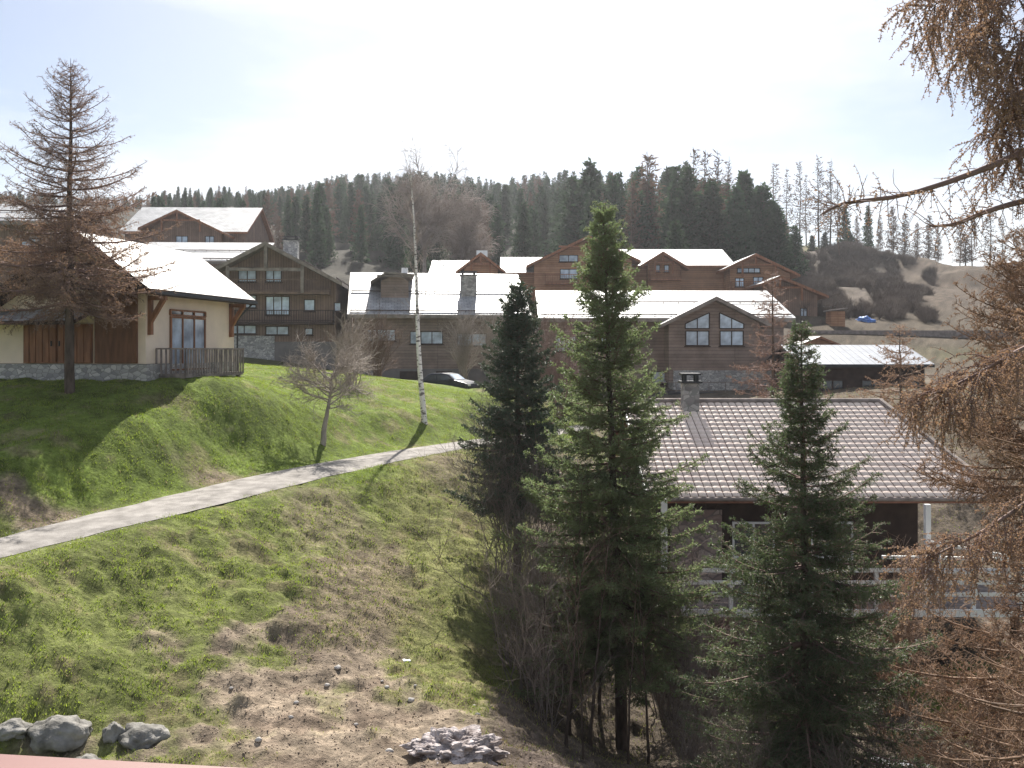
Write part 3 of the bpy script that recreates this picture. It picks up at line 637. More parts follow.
run(g, (bx1, by0, .25), (bx1, by1, .25)); run(g, (bx0, by0, .25), (bx1, by0, .25)); run(g, (bx0, by1, .25), (bx1, by1, .25))
g.build('railing', 'timber_grey', bo)
m = MB(); m.cyl((hw-.02, 8.3, ze-.2), (wx+.15, 8.02, ze-.9), .04); m.cyl((wx+.15, 8.02, ze-.9), (wx+.15, 8.02, -.5), .04); m.build('downpipe', 'dark_metal', B0)

# ---- large gabled chalet left of centre
D = 79.0; k_ = D/F
ap = at(268, 243, D); bz = -2.2
B1 = thing('apartment_chalet', 'big brown gabled chalet with two long balconies and a pale stone base, left of centre', 'chalet', (ap.x, D, bz), R(4))
zr = ap.z-bz
gable_roof(B1, -6.3, 6.3, -1.3, 15, zr, 3.35, 'y', .3, ('slate_y', 'fascia'))
gable_wall(B1, -5.0, 5.6, .3, 14, 2.3, zr-.35-5.0*.53, zr-.35, 'y', 'planks', cx=0, zb=zr-.35-5.6*.53)
m = MB(); m.box(-5.1, .5, .2, 14.05, -1.5, 3.4); m.build('stone_base', 'stone', B1); m = MB(); m.box(.5, 5.7, .22, 14.06, -1.5, 2.9); m.build('lower_wall', 'render_grey', B1)
def lz(py): return (HZ-py)*k_-bz
def lx(px): return (px-512)*k_-ap.x
for (a, b, c, d, n_) in ((238, 256, 267, 282, 2), (265, 281, 268, 282, 2), (243, 256, 295, 308, 2), (265, 289, 296, 315, 3), (303, 314, 299, 311, 1), (333, 340, 302, 311, 1), (232, 256, 325, 334, 2), (265, 288, 326, 335, 2), (304, 312, 328, 335, 1)):
    window(B1, (lx(a)+lx(b))/2, lz(d), (b-a)*k_, (d-c)*k_, y=.3, n=n_)
balcony(B1, -4.6, 5.2, -.95, .28, lz(291)-.1, 1.0, 'timber', .2); balcony(B1, lx(235), 5.5, -.85, .28, lz(322), .95, 'timber_dark', .2)
timbers(B1, [((x_, -1.0, lz(291)-.2), (x_, -1.0, zr-.35-abs(x_)*.53-.02)) for x_ in (-3.1, 3.0)]+[((-3.1, -1.0, zr-2.3), (3.0, -1.0, zr-2.3)), ((0, -1.0, zr-2.3), (0, -1.0, zr-.4)), ((-4.2,-1.0,lz(300)),(-4.2,-1.0,lz(284)))], .26, 'fascia')
chimney(B1, 1.2, 4.5, zr-1.2, zr+.7, 1.2, 'stone')

# ---- long chalet in the middle, roof falling towards us
D = 80.0; k_ = D/F; bz = -3.9; xl, xr = at(356, 0, D).x, at(522, 0, D).x; cx_ = (xl+xr)/2
B2 = thing('long_chalet', 'long low chalet with a bright roof and row of wide windows behind the dark car', 'chalet', (cx_, D, bz), R(8))
hwid = (xr-xl)/2
zr = (HZ-272)*86/F-bz; ze = (HZ-315)*k_-bz
gable_roof(B2, -hwid-.6, hwid+.8, -1.0, 16, zr, zr-ze, 'x', .3, ('slate_x', 'fascia'))
gable_wall(B2, -hwid, hwid-.3, .1, 15, 2.3, ze-.2+.35, zr-.35, 'x', 'planks_brown', cx=7.5)
m = MB(); m.box(-hwid, hwid-.3, -.02, 14, -1.5, 2.3); m.build('lower_wall', 'render_grey', B2)
def lx(px): return (px-512)*k_-cx_
def lz(py): return (HZ-py)*k_-bz
for (a, b, c, d, n_) in ((368, 396, 329, 341, 3), (410, 443, 331, 344, 3), (457, 487, 333, 346, 2)):
    window(B2, (lx(a)+lx(b))/2, lz(d)-.02, (b-a)*k_, (d-c)*k_, y=.1, n=n_)
for (a, b) in ((400, 420), (436, 452)):
    m = MB(); m.box(lx(a), lx(b), -.08, -.024, 0, 2.1)
    for i in range(6): m.box(lx(a)+.03, lx(b)-.03, -.1, -.08, .05+i*.34, .34+i*.34)
    m.build('garage_door', 'timber_dark', B2)
# dormer and stone chimney
dx0, dx1 = lx(378)+.3, lx(406)+.3
m = MB(); m.prism([(dx0, ze+.8), (dx1, ze+.8), (dx1, ze+3.0), ((dx0+dx1)/2, ze+3.6), (dx0, ze+3.0)], 'y', 2.2, 5.6); dm = m.build('dormer', 'planks_brown', B2)
m = MB(); m.box(dx0-.35, dx1+.4, 1.6, 6, ze+3.35, ze+3.5); m.prism([(dx0-.9, ze+2.95), (dx0+.4, ze+3.75), (dx1+.5, ze+3.6), (dx1+.5, ze+3.45), (dx0+.4, ze+3.6), (dx0-.9, ze+2.8)], 'y', 1.5, 6.1); m.build('dormer_roof', ['slate_y', 'fascia'], dm, topmat=1)
chimney(B2, lx(472), 3.2, ze+.6, ze+3.6, 1.35, 'stone_wall')
m = MB(); m.cyl((dx0+2.2, 8, zr-.4), (dx0+2.2, 8, zr+.5), .35, .3); m.build('vent_pipe', 'white_paint', B2)

# ---- centre-right chalet with the pointed windows
D = 70.0; k_ = D/F; bz = -3.9; cx_ = at(710, 0, D).x
B6 = thing('chalet', 'brown chalet with sloped gable windows above stone base, behind the tiled roof', 'chalet', (cx_, D, bz), 0)
def lx(px): return (px-512)*k_-cx_
def lz(py): return (HZ-py)*k_-bz
zr = (HZ-291)*78/F-bz; ze = lz(318)
gable_roof(B6, lx(538), lx(794), -.5, 15.5, zr, zr-ze, 'x', .3, ('slate_x', 'fascia'))
gable_wall(B6, lx(545), lx(786), 0.6, 14.5, -.5, ze-.2+.45, zr-.35, 'x', 'planks_brown', cx=7.5)
za = lz(298)
m = MB(); hwg = 4.05
m.prism([(-hwg, ze-.55), (0, za), (hwg, ze-.55), (hwg, ze-.8), (0, za-.28), (-hwg, ze-.8)], 'y', -2.3, 5.0); m.build('gable_roof', ['slate_y', 'fascia'], B6, topmat=1)
m = MB(); m.prism([(-3.3, 1.6), (3.3, 1.6), (3.3, ze-.55-.28+.42), (0, za-.3), (-3.3, ze-.55-.28+.42)], 'y', -1.5, .6); m.build('gable_wall', 'planks_brown', B6)
m = MB(); m.box(-3.0, 6.5, -1.62, .7, -1.5, lz(370)); m.build('stone_base', 'stone', B6)
for sg in (-1, 1):
    xx = sg*1.25
    window(B6, xx, lz(346), 1.75, lz(331)-lz(346), y=-1.5, n=2)
    window(B6, xx, lz(329), 1.75, 1, y=-1.5, n=2, arch=(.35, 1.15) if sg < 0 else (1.15, .35))
window(B6, lx(660), lz(384), 1.2, .95, y=-1.62+2.2, n=1); window(B6, lx(612), lz(352), 1.6, 1.2, y=.6, n=2); window(B6, lx(566), lz(352), 1.6, 1.2, y=.6, n=2)
m = MB(); m.box(lx(645), lx(770), -4.6, -1.7, lz(393)-.1, lz(391)+.1); m.build('terrace_canopy', 'dark_metal', B6)
m = MB(); m.box(lx(648), lx(768), -4.4, -1.7, -1.5, lz(393)-.1); m.build('terrace_wall', 'timber_dark', B6)
m = MB()
for i in range(9): x_ = lx(650)+i*1.15; m.bar((x_, -4.5, lz(391)), (x_, -4.5, lz(391)+.8), .05)
m.bar((lx(648), -4.5, lz(391)+.8), (lx(770), -4.5, lz(391)+.8), .05); m.build('railing', 'timber_grey', B6)

# ---- upper row of chalets (far)
def far_chalet(name, label, px0, px1, pyap, pyeave, pybase, D, wins, roofx=None, rz=0, wall='planks_orange', over=.9, depth=9, bal=None, apx=None):
    k = D/F; bzz = (HZ-pybase)*k; pc = (px0+px1)/2 if apx is None else apx; cx = (pc-512)*k
    r_ = thing(name, label, 'chalet', (cx, D, bzz), rz)
    a = (px0-pc)*k; b = (px1-pc)*k; zr = (HZ-pyap)*k-bzz; ze = (HZ-pyeave)*k-bzz; s_ = (zr-ze)/max(-a, b)
    gable_roof(r_, a, b, -over, depth, zr, 0, 'y', .28, ('slate_y', 'timber_warm'), xm=0, zl=zr+a*s_, zrr=zr-b*s_, snow=False)
    a2, b2 = a+over, b-over
    gable_wall(r_, a2, b2, 0, depth-.5, -4, zr-.32+a2*s_, zr-.33, 'y', wall, cx=0, zb=zr-.32-b2*s_)
    for (x0, x1, y0, y1, n_) in wins: window(r_, ((x0+x1)/2-pc)*k, (HZ-y1)*k-bzz, (x1-x0)*k, (y1-y0)*k, y=0, n=n_, frame='timber_dark')
    timbers(r_, [((a2*.55, -over+.15, zr-1.25), (b2*.55, -over+.15, zr-1.25)), ((0, -over+.15, zr-1.25), (0, -over+.15, zr-.35)), ((a2*.55, -over+.15, zr+a2*.55*s_-.35), (a2*.55, -over+.15, zr-2.6)), ((b2*.55, -over+.15, zr-b2*.55*s_-.35), (b2*.55, -over+.15, zr-2.6))], .2, 'timber_warm')
    if bal: balcony(r_, (bal[0]-pc)*k, (bal[1]-pc)*k, -over+.1, -.01, (HZ-bal[2])*k-bzz, .9, 'timber_warm', .25)
    if roofx:   # side roof slab falling towards us + its wall, part of the same house
        x0, x1, y0, y1, bk = roofx; X0 = (x0-pc)*k; X1 = (x1-pc)*k; zt = (HZ-y0)*(D+bk)/F-bzz; zb = (HZ-y1)*k-bzz
        gable_roof(r_, X0, X1, .4, .4+2*bk, zt, zt-zb, 'x', .25, ('slate_x', 'timber_warm'), name='side_roof', snow=False)
        gable_wall(r_, X0+.5, X1-.5, 1.1, 2*bk-.4, -4, zb-.2+.3, zt-.3, 'x', wall, name='side_wall')
    return r_
c3 = far_chalet('chalet', 'reddish chalet with small gable and white flue, just left of the sun glint', 456, 506, 253, 272, 306, 102, [(475, 483, 278, 286, 2)], roofx=(428, 474, 260, 273, 5), bal=(460, 500, 285))
m = MB(); m.box(-.6, .6, 3, 4, 4.6, 6.35); m.build('flue', 'white_paint', c3)
c4 = far_chalet('chalet', 'reddish chalet with broad gable half hidden by the top of the tall spruce', 526, 640, 236, 266, 306, 104, [(559, 578, 255, 262, 2), (560, 578, 269, 279, 2), (600, 612, 272, 282, 2)], roofx=(500, 545, 257, 272, 5), bal=(545, 620, 283), apx=588)
c5 = far_chalet('chalet', 'orange timber chalet with bright roof and twin gable windows, upper right of the tall spruce', 640, 688, 252, 268, 306, 106, [(655, 660, 265, 272, 1), (664, 669, 265, 272, 1)], roofx=(622, 737, 249, 265, 7), bal=(649, 680, 279), apx=662)
c6 = far_chalet('chalet', 'orange timber chalet with lattice gable and two lit looking windows, next to the snow patch', 722, 798, 254, 275, 325, 104, [(735, 744, 278, 287, 2), (753, 763, 277, 286, 2), (737, 760, 268, 273, 4)], bal=(730, 775, 290), apx=754)
c7 = far_chalet('chalet', 'small brown annex chalet with roof sloping right, lowest of the upper row', 760, 826, 276, 296, 328, 98, [(800, 807, 308, 317, 2), (800, 809, 322, 327, 2)], apx=778, wall='planks')
c8 = far_chalet('chalet', 'dark chalet with pale roof and open gable truss on the upper left behind the larch', 142, 232, 211, 236, 262, 112, [(176, 188, 236, 244, 2), (205, 214, 236, 243, 2)], roofx=(118, 246, 207, 231, 8), apx=180, wall='planks', over=1.3, rz=R(2))
B9 = thing('chalet', 'long low chalet under a striped bright roof, behind the cream walled chalet', 'chalet', (at(200,0,98).x, 98, 6.0), R(3))
gable_roof(B9, -7.5, 6.5, -1, 13, 5.9, 2.7, 'x', .3, ('slate_x', 'fascia')); gable_wall(B9, -7, 6, -.2, 12, -7, 3.2, 5.5, 'x', 'planks')
window(B9, -1, 1.2, 1.6, 1.1, y=-.2); window(B9, 3, 1.2, 1.6, 1.1, y=-.2)
B10 = thing('apartment_building', 'tall dark apartment block with pale balconies at the far left edge', 'building', (at(-6,0,84).x, 84, -1.5), R(6))
gable_roof(B10, -7, 6.6, -1.4, 14, 15.5, 2.6, 'x', .35, ('slate_x', 'fascia')); gable_wall(B10, -6.4, 5.6, 0, 13, -3, 13.3, 15.1, 'x', 'planks')
for i, z_ in enumerate((1.2, 4.1, 7.0, 9.9)):
    for x_ in (-4, -.5, 3.2): window(B10, x_, z_+.1, 1.7, 1.5, y=0)
    balcony(B10, -6, 5.3, -1.2, -.01, z_-.25, .95, 'timber_grey' if i != 2 else 'timber', .22, slab=.25)
# low building on the right with the metal roof
B7 = thing('workshop', 'low dark building with a grey metal roof, right of the brown larches', 'building', (at(880,0,60).x, 60, -3.6), R(-2))
gable_roof(B7, -5.2, 3.2, -.6, 9.2, 3.95, 1.25, 'x', .2, ('metal_roof', 'dark_metal'), snow=False); gable_wall(B7, -4.8, 2.8, 0, 8.6, -2, 2.6, 3.6, 'x', 'timber_dark')
for x_ in (-3, -.5, 1.8): window(B7, x_, .8, 1.4, .9, y=0, pane='glass_dark')
B7b = thing('shed', 'small shed with a whitish gable roof behind the grey metal roof', 'shed', (at(816,0,76).x, 76, -1.2), 0)
gable_roof(B7b, -1.4, 1.9, -.4, 2.6, 2.3, .65, 'y', .15, ('slate_y', 'timber_warm'), snow=False); gable_wall(B7b, -1.0, 1.5, 0, 2.3, -1, 1.75, 2.05, 'y', 'planks_orange')
m = MB(); m.box(-.3, .5, -.05, -.004, 0, 1.5); m.build('door', 'timber_dark', B7b)
B7c = thing('shed', 'tiny orange timber shed on the terrace right of the annex chalet', 'shed', (at(838,0,93).x, 93, gz(at(838,0,93).x, 93)), 0)
m = MB(); m.box(-.7, .7, 0, 1.5, -.5, 1.5); m.build('wall', 'planks_orange', B7c); m = MB(); m.prism([(-.9, 1.5), (.9, 1.75), (.9, 1.85), (-.9, 1.6)], 'y', -.2, 1.7); m.build('roof', 'timber_grey', B7c)

# ---- tiled chalet in the hollow on the right
EY, RY = 30.0, 36.6; ez = (HZ-497)*EY/F; rz_ = (HZ-403)*RY/F
B5 = thing('tiled_house', 'house with dark shade-painted walls under a broad pinkish tiled roof in the hollow on the right', 'house', (0, 0, 0))
xl = 4.35; xre = at(1003,0,EY).x; xrr = at(880,0,RY).x
BYK = 2*RY-EY
def roof_tiles(name, corners, par, cw=.27, ch=.335):
    """corners: eave left, eave right, ridge right, ridge left; rows of bowed overlapping tiles as real relief"""
    el, er, rr, rl = [np.array(c, float) for c in corners]
    up = (rl-el); up = up-(er-el)*((up@(er-el))/((er-el)@(er-el))); Ls = np.linalg.norm(up); up /= Ls; ax = (er-el)/np.linalg.norm(er-el); nrm = np.cross(ax, up)
    Vs, Fs, o = [], [], 0
    rows = int(Ls/ch); ch = Ls/rows; W = np.linalg.norm(er-el)
    for i in range(rows):
        s0_, s1_ = i/rows, (i+1)/rows
        a = ((el+(rl-el)*s0_)-el)@ax; b_ = ((er+(rr-er)*s0_)-el)@ax; a1 = ((el+(rl-el)*s1_)-el)@ax; b1 = ((er+(rr-er)*s1_)-el)@ax
        lo = max(a, a1) if True else a; hi = min(b_, b1)+.12; off = 0
        c = math.floor(lo/cw)*cw
        while c < hi:
            x0, x1 = max(c, lo), min(c+cw, hi)
            x1 = x0+(x1-x0)*.91
            if x1-x0 > .04:
                jit = random.uniform(-.012, .012); jn = random.uniform(-.006, .008)
                for j in range(6):
                    pass
                us_ = np.linspace(0, 1, 6); prof_ = np.array([0, .030, .045, .045, .030, 0])+jn
                low = [el+ax*(x0+(x1-x0)*u)+up*(i*ch-.05+jit)+nrm*(p*.6+.045) for u, p in zip(us_, prof_)]
                lowb = [q-nrm*.035 for q in low]
                hig = [el+ax*(x0+(x1-x0)*u)+up*((i+1)*ch)+nrm*(p*.6+.030) for u, p in zip(us_, prof_)]
                Vs += low+hig+lowb
                for j in range(5): Fs.append((o+j, o+j+1, o+6+j+1, o+6+j)); Fs.append((o+12+j, o+12+j+1, o+j+1, o+j))
                o += 18
            c += cw
    return link(name, mesh_np(name, Vs, Fs, 'tile'), par)
el = (xl, EY, ez); er = (xre, EY, ez); rr = (xrr, RY, rz_); rl = (xl, RY, rz_); bl = (xl, BYK, ez); brr = (xre, BYK, ez)
m = MB(); m.add([(x, y, z-.03) for x, y, z in (el, er, rr, rl, bl, brr)]+[(x, y, z-.2) for x, y, z in (el, er, rr, rl, bl, brr)],
  [(0,1,2,3),(3,2,5,4),(1,5,2),(6,9,8,7),(9,10,11,8),(7,8,11),(0,3,9,6),(3,4,10,9),(0,6,7,1),(1,7,11,5),(4,5,11,10)])
ro = m.build('roof', 'tile_bed', B5)
roof_tiles('roof_tiles', (el, er, rr, rl), ro); roof_tiles('hip_tiles', (er, brr, rr, rr), ro); roof_tiles('rear_tiles', (brr, bl, rl, rr), ro)
m = MB(); m.cyl(np.array(er)+(-.03,-.03,.08), np.array(rr)+(0,0,.1), .10, n=8); m.cyl(np.array(brr)+(0,0,.08), np.array(rr)+(0,0,.1), .10, n=8); m.cyl(np.array(rl)+(0,0,.08), np.array(rr)+(0,0,.08), .11, n=8); m.build('ridge_cap', 'timber_grey', ro)
m = MB(); m.bar((xl-.02, EY, ez-.08), (xl-.02, RY, rz_-.08), .05, .22); m.bar((xl-.02, RY, rz_-.08), (xl-.02, BYK, ez-.08), .05, .22); m.build('bargeboard', 'white_paint', ro)
m = MB(); m.cyl((xl, EY-.08, ez-.06), (xre, EY-.08, ez-.06), .07, n=8); m.build('gutter', 'timber_grey', ro)
zf = (HZ-606)*28.6/F
m = MB(); m.box(xl+.7, xre-2.2, EY+1.2, BYK-1, zf, ez+.25); m.build('wall', 'timber_dark', B5)  # near-black timber chosen so the eave shadow is painted into the wall
m = MB(); m.prism([(EY+1.2, ez+.2), (BYK-1, ez+.2), (RY, rz_-.35)], 'x', xl+.72, xl+.9); m.build('gable_wall', 'timber', B5)
m = MB(); m.box(xl+.6, xre-2.1, EY+.9, BYK-.9, -11.5, zf-.22); m.build('stone_base', 'stone_pink', B5)
m = MB(); m.box(xl+.9, xl+2.6, EY+1.1, EY+1.19, zf, ez-.6); m.build('rendered_panel', 'stone_pink', B5)
for x_, w__ in ((8.0, 1.4), (10.6, 1.4)): window(B5, x_, zf+.9, w__, 1.2, y=EY+1.2, pane='glass_dark', frame='white_paint')
m = MB(); m.box(9.0, 9.9, EY+1.13, EY+1.195, zf, zf+2.1); dd = m.build('door', 'timber_warm', B5); m = MB(); m.bar((9.8, EY+1.1, zf+1), (9.8, EY+1.1, zf+1.15), .04); m.build('handle', 'dark_metal', dd)
m = MB(); DY = 28.4; m.box(xl+.55, 15.6, DY, EY+1.2, zf-.2, zf); 
dk = m.build('deck', 'timber_grey', B5)
for x_ in (xl+.8, 8, 11.8, 15.3): m = MB(); m.box(x_-.09, x_+.09, DY+.1, DY+.3, -11.5, zf-.2); m.build('deck_post', 'timber_dark', dk)
g = MB()
def rail(g, x0, x1, y, z, hts=(.42, .78, 1.15), step=1.55):
    n_ = max(1, round((x1-x0)/step))
    for i in range(n_+1): x_ = x0+(x1-x0)*i/n_; g.box(x_-.055, x_+.055, y-.05, y+.05, z-.1, z+1.2)
    for h in hts: g.box(x0, x1, y-.085, y-.052, z+h-.06, z+h+.06)
rail(g, xl+.8, 15.4, DY, zf); g.box(xl+.75, 15.5, DY-.14, DY-.05, zf-.24, zf-.02)
g.build('railing', 'white_paint', dk)
g = MB(); pz = lambda px, py, Y=28.2: tuple(at(px, py, Y))
g.bar(pz(930, 542), pz(1012, 557), .09, .09); g.bar(pz(882, 557), pz(1012, 559), .09, .09); g.bar(pz(905, 571), pz(1010, 573), .08, .08)
for x_ in (938, 975, 1008): g.bar(pz(x_, 545), pz(x_, 592), .1, .1)
g.build('stair_railing', 'white_paint', dk)
m = MB(); a = at(927, 498, 28.9); m.box(a.x-.08, a.x+.08, 28.8, 28.96, zf, ez-.05); m.build('porch_post', 'white_paint', B5); m = MB(); a = at(664, 498, 29.6); m.box(a.x-.09, a.x+.09, 29.5, 29.7, zf, ez+.0); m.build('porch_post', 'white_paint', B5)
ch = at(690, 414, RY-.55)
c_ = chimney(B5, ch.x, ch.y, ch.z-.5, (HZ-383)*ch.y/F, .6, 'stone_wall')
m = MB(); m.box(ch.x+3, ch.x+3.02, RY+1, RY+1.02, rz_-.6, rz_+.75); m.build('antenna', 'dark_metal', B5)

# ------------------------------------------------------------------ trees near and in the middle
def base(px, Y, dz=0): x = (px-512)/F*Y; return (x, Y, gz(x, Y)+dz)
def ht(py, Y, b): return (HZ-py)/F*Y-b[2]
b = base(622, 25); sp1 = conifer('spruce_tree', 'tallest green spruce, mid picture, left of the tiled roof', 'tree', b, ht(203, 25, b), 3.9, .16,
    lambda t: (.07+.93*(1-t)**1.0)*(1 if t > .12 else .85), 11, .17, .19, 6, (36, -14), .05, .35, .085, .28, -.3, 50, .06, .022, 'spruce', 'twig', lean=(-.55, 0), gaps=.16, sub=2)
b = base(517, 31); sp2 = conifer('spruce_tree', 'darker shorter spruce just left of the tall middle spruce', 'tree', b, ht(283, 31, b), 2.3, .22,
    lambda t: (.06+.95*(1-t)**.7), 12, .14, .20, 7, (34, -10), .05, .3, .10, .30, -.3, 75, .06, .024, 'spruce_dark', 'twig', lean=(0, 0), gaps=.04, sub=2)
b = base(806, 17.5); sp3 = conifer('spruce_tree', 'spruce with thin spire top and full dark skirt, before the tiled roof', 'tree', b, ht(318, 17.5, b), 2.3, .04,
    lambda t: (.05+.95*min(1, ((1-t)/.62)**1.25))*(1 if t < .72 else .95), 13, .13, .19, 7, (30, -18), .06, .35, .075, .30, -.35, 85, .042, .014, 'spruce_mid', 'twig_red', lean=(-.12, 0), gaps=.10, sub=2)
b = base(768, 22.5); sp4 = conifer('young_spruce', 'small bushy spruce filling the gap between the tall middle spruce and the spire topped one', 'tree', b, 3.0, 1.3, .03,
    lambda t: (.1+.95*(1-t)**.8), 14, .06, .2, 7, (40, -10), .05, .3, .08, .3, -.3, 90, .045, .016, 'spruce', 'twig', sub=2)
b = base(70, 33.5); conifer('larch_tree', 'tall brown larch with a bare pointed top in front of the red garage doors', 'tree', b, ht(58, 33.5, b), 4.5, .26,
    lambda t: (.05+.95*(1-t)**.9)*(1 if t > .06 else .75), 15, .19, .27, 7, (28, -10), .10, .30, .14, .30, -.25, 27, .05, .024, 'larch', 'twig_red', gaps=.14, sub=2, twig_r=.0075, flat=.6, nfun=lambda z: np.interp(z, [0,.45,.62,.8,1], [1,1,.45,.18,.15]))
b = base(772, 50); conifer('larch_tree', 'slim pinkish brown larch in front of the stone based chalet, above the tiled roof', 'tree', b, ht(268, 50, b), 2.7, .15,
    lambda t: (.06+.95*(1-t)**.8), 16, .12, .4, 5, (20, -5), .05, .25, .22, .35, -.2, 15, .07, .035, 'larch_pale', 'twig_red', sub=2, twig_r=.011, flat=.6)
b = base(902, 46); conifer('larch_tree', 'sparse brown larch beside the grey metal roof', 'tree', b, ht(322, 46, b), 2.6, .1,
    lambda t: (.06+.95*(1-t)**.7), 17, .1, .38, 5, (20, -5), .05, .25, .22, .35, -.2, 16, .07, .035, 'larch', 'twig_tan', sub=2, twig_r=.010, flat=.6)
b = base(862, 41); conifer('larch_tree', 'thin young larch just beyond the ridge of the tiled roof', 'tree', b, 4.1, 1.5, .1,
    lambda t: (.1+.9*(1-t)**.7), 18, .05, .35, 4, (30, 0), .05, .25, .25, .35, -.1, 12, .07, .03, 'larch', 'twig_tan', sub=2, twig_r=.009, flat=.5)
b = base(1030, 18); conifer('larch_tree', 'broad tangled brown larch at the right edge with fine curling twigs', 'tree', b, ht(225, 18, b), 3.2, .02,
    lambda t: (.10+.95*(1-t)**.62)*(.32 if .33 < t < .56 else 1), 19, .13, .22, 7, (20, -12), .10, .3, .12, .28, -.3, 28, .036, .014, 'larch', 'twig_tan', gaps=.08, sub=5, twig_r=.007, flat=.4)
b = base(1085, 13); conifer('larch_tree', 'nearer larch leaning in from beyond the right edge with long drooping tan twigs', 'tree', b, ht(330, 13, b), 2.7, .05,
    lambda t: (.25+.8*(1-t)**.6)*(.3 if .48 < t < .76 else 1), 20, .14, .2, 7, (12, -16), .12, .3, .13, .26, -.45, 10, .032, .012, 'larch', 'twig_tan', gaps=.12, sub=4, twig_r=.006, flat=.4)

# overhanging larch branches from a tree whose trunk stands right of the frame
r = np.random.default_rng(33)
tx, ty = 7.1, 9.2; tb = (tx, ty, gz(tx, ty)); root = thing('larch_tree', 'near larch reaching its bare branches and hanging brown clusters into the top right sky', 'tree', tb)
TPt = trunk_poly(16.5, (0, 0), r=r); v, f = tubes(TPt, .2*np.linspace(1, .1, 14)[None], 10); link('trunk', mesh_np('trunk', v, f, 'bark', True), root)
def pl(pts, n=14):
    P = np.array([np.array(at(*p))-np.array(tb) for p in pts]); Q = catmull(P, 6); s = np.linspace(0, len(Q)-1, n); i = np.minimum(s.astype(int), len(Q)-2); t = (s-i)[:,None]; return Q[i]*(1-t)+Q[i+1]*t
ends = lambda y: (1165, y, 9.2)
low = np.array([pl([ends(95), (1075,128,8.6), (1024,152,8.3), (960,178,8.1), (900,196,7.9), (845,203,7.7), (822,214,7.6)]), pl([ends(150), (1080,190,8.6), (1024,201,8.4), (985,212,8.3), (955,224,8.2), (930,226,8.1)])])
hi = np.array([pl([ends(-230), (1080,-150,8.7), (1010,-80,8.3), (985,-30,8.1), (955,-8,8.0), (930,8,7.9)]), pl([ends(-150), (1090,-90,8.8), (1040,-35,8.5), (1010,0,8.3), (985,30,8.2), (968,55,8.1)]),
   pl([ends(-80), (1100,-40,8.9), (1050,10,8.7), (1020,50,8.5), (1008,90,8.4), (1000,115,8.3)]), pl([ends(0), (1090,30,8.8), (1060,60,8.6), (1035,90,8.5), (1015,120,8.4), (1008,150,8.4)]), pl([ends(-300), (1060,-200,9.5), (1010,-120,9.3), (985,-60,9.1), (970,-20,9.0), (955,5,8.9)]),
   pl([ends(330), (1080,330,8.8), (1030,345,8.5), (985,370,8.3), (955,385,8.2), (940,392,8.1)]), pl([ends(430), (1090,460,8.8), (1030,500,8.5), (985,530,8.3), (950,548,8.2), (925,560,8.1)])])
parts = [tubes(low, taper(low, .045, .2), 6), tubes(hi, taper(hi, .03, .15), 6)]
S1, _, _ = spawn(low, 46, .3, 1, 60, .30, n=5, up=.1, wob=.18, r=r); S1b, _, _ = spawn(low, 44, .25, .95, 75, .28, n=5, up=-1.2, wob=.12, r=r)
H1, _, _ = spawn(hi, 44, .2, 1, 50, .50, n=8, up=-1.3, wob=.13, r=r); H2, _, _ = spawn(H1, 9, .15, 1, 45, .26, n=5, up=-1.0, wob=.15, r=r)
for s_, rr_ in ((S1, .004), (S1b, .004), (H1, .006), (H2, .0035)): parts.append(tubes(s_, taper(s_, rr_, .4), 4))
kn1 = needles(H2, 95, .021, .014, 70, r=r); kn2 = needles(H1, 95, .022, .015, 70, r=r); kn3 = needles(S1[::2], 45, .022, .012, 70, r=r); kn4 = needles(S1b, 75, .022, .012, 70, r=r)
v, f = cat(parts); link('branches', mesh_np('branches', v, f, 'twig_red', True), root)
v, f = cat([kn1, kn2, kn3, kn4]); link('foliage', mesh_np('foliage', v, f, 'larch'), root)

# birch, orchard tree, big pale birch, shrubs
b = base(425, 46)
TP = None
def birch():
    r = np.random.default_rng(5); root = thing('birch_tree', 'tall slim white barked birch on the meadow beside the dark car', 'tree', b)
    Hh = ht(172, 46, b); z = np.linspace(0, 1, 14); P = np.c_[-.70*z-.25*np.sin(z*5)*(1-z)*.6, 0*z, z*Hh-.3*(z == 0)][None]
    v, f = tubes(P, .15*np.linspace(1, .12, 14)[None]**1.0, 8); link('trunk', mesh_np('trunk', v, f, 'birch', True), root)
    B, _, _ = spawn(P, 46, .38, 1, 28, 1.5, n=7, up=.15, wob=.08, r=r); B2, _, _ = spawn(B, 6, .2, 1, 30, .55, n=5, up=-.3, wob=.12, r=r)
    v, f = cat([tubes(B, taper(B, .014, .3), 3), tubes(B2, taper(B2, .006, .5), 3)]); link('branches', mesh_np('branches', v, f, 'twig_grey', True), root)
birch()
b = base(322, 38.5)
bare_tree('orchard_tree', 'small leafless orchard tree with pale twiggy crown by the path', 'tree', b, 2.9, 6, [dict(n=26, s0=.5, s1=1, ang=66, len=1.75, up=.35, wob=.14, r=.035, k=5, pts=8), dict(n=11, s0=.2, ang=42, len=.75, up=.2, wob=.2, r=.014), dict(n=8, s0=.15, ang=45, len=.42, up=.1, wob=.22, r=.008, pts=4)], .13, 'twig_white', 'twig_white', lean=(.35, 0))
b = base(425, 118)
bare_tree('birch_tree', 'broad leafless brownish birch rising behind the middle chalets', 'tree', b, ht(212, 118, b), 8, [dict(n=32, s0=.22, s1=1, ang=48, len=6.5, up=.9, wob=.10, r=.09, k=4, pts=8), dict(n=16, s0=.2, ang=38, len=2.8, up=.1, wob=.15, r=.04), dict(n=8, s0=.1, ang=38, len=1.5, up=-.9, wob=.16, r=.022, pts=5)], .3, 'twig_grey', 'twig_pale')
b = base(462, 122)
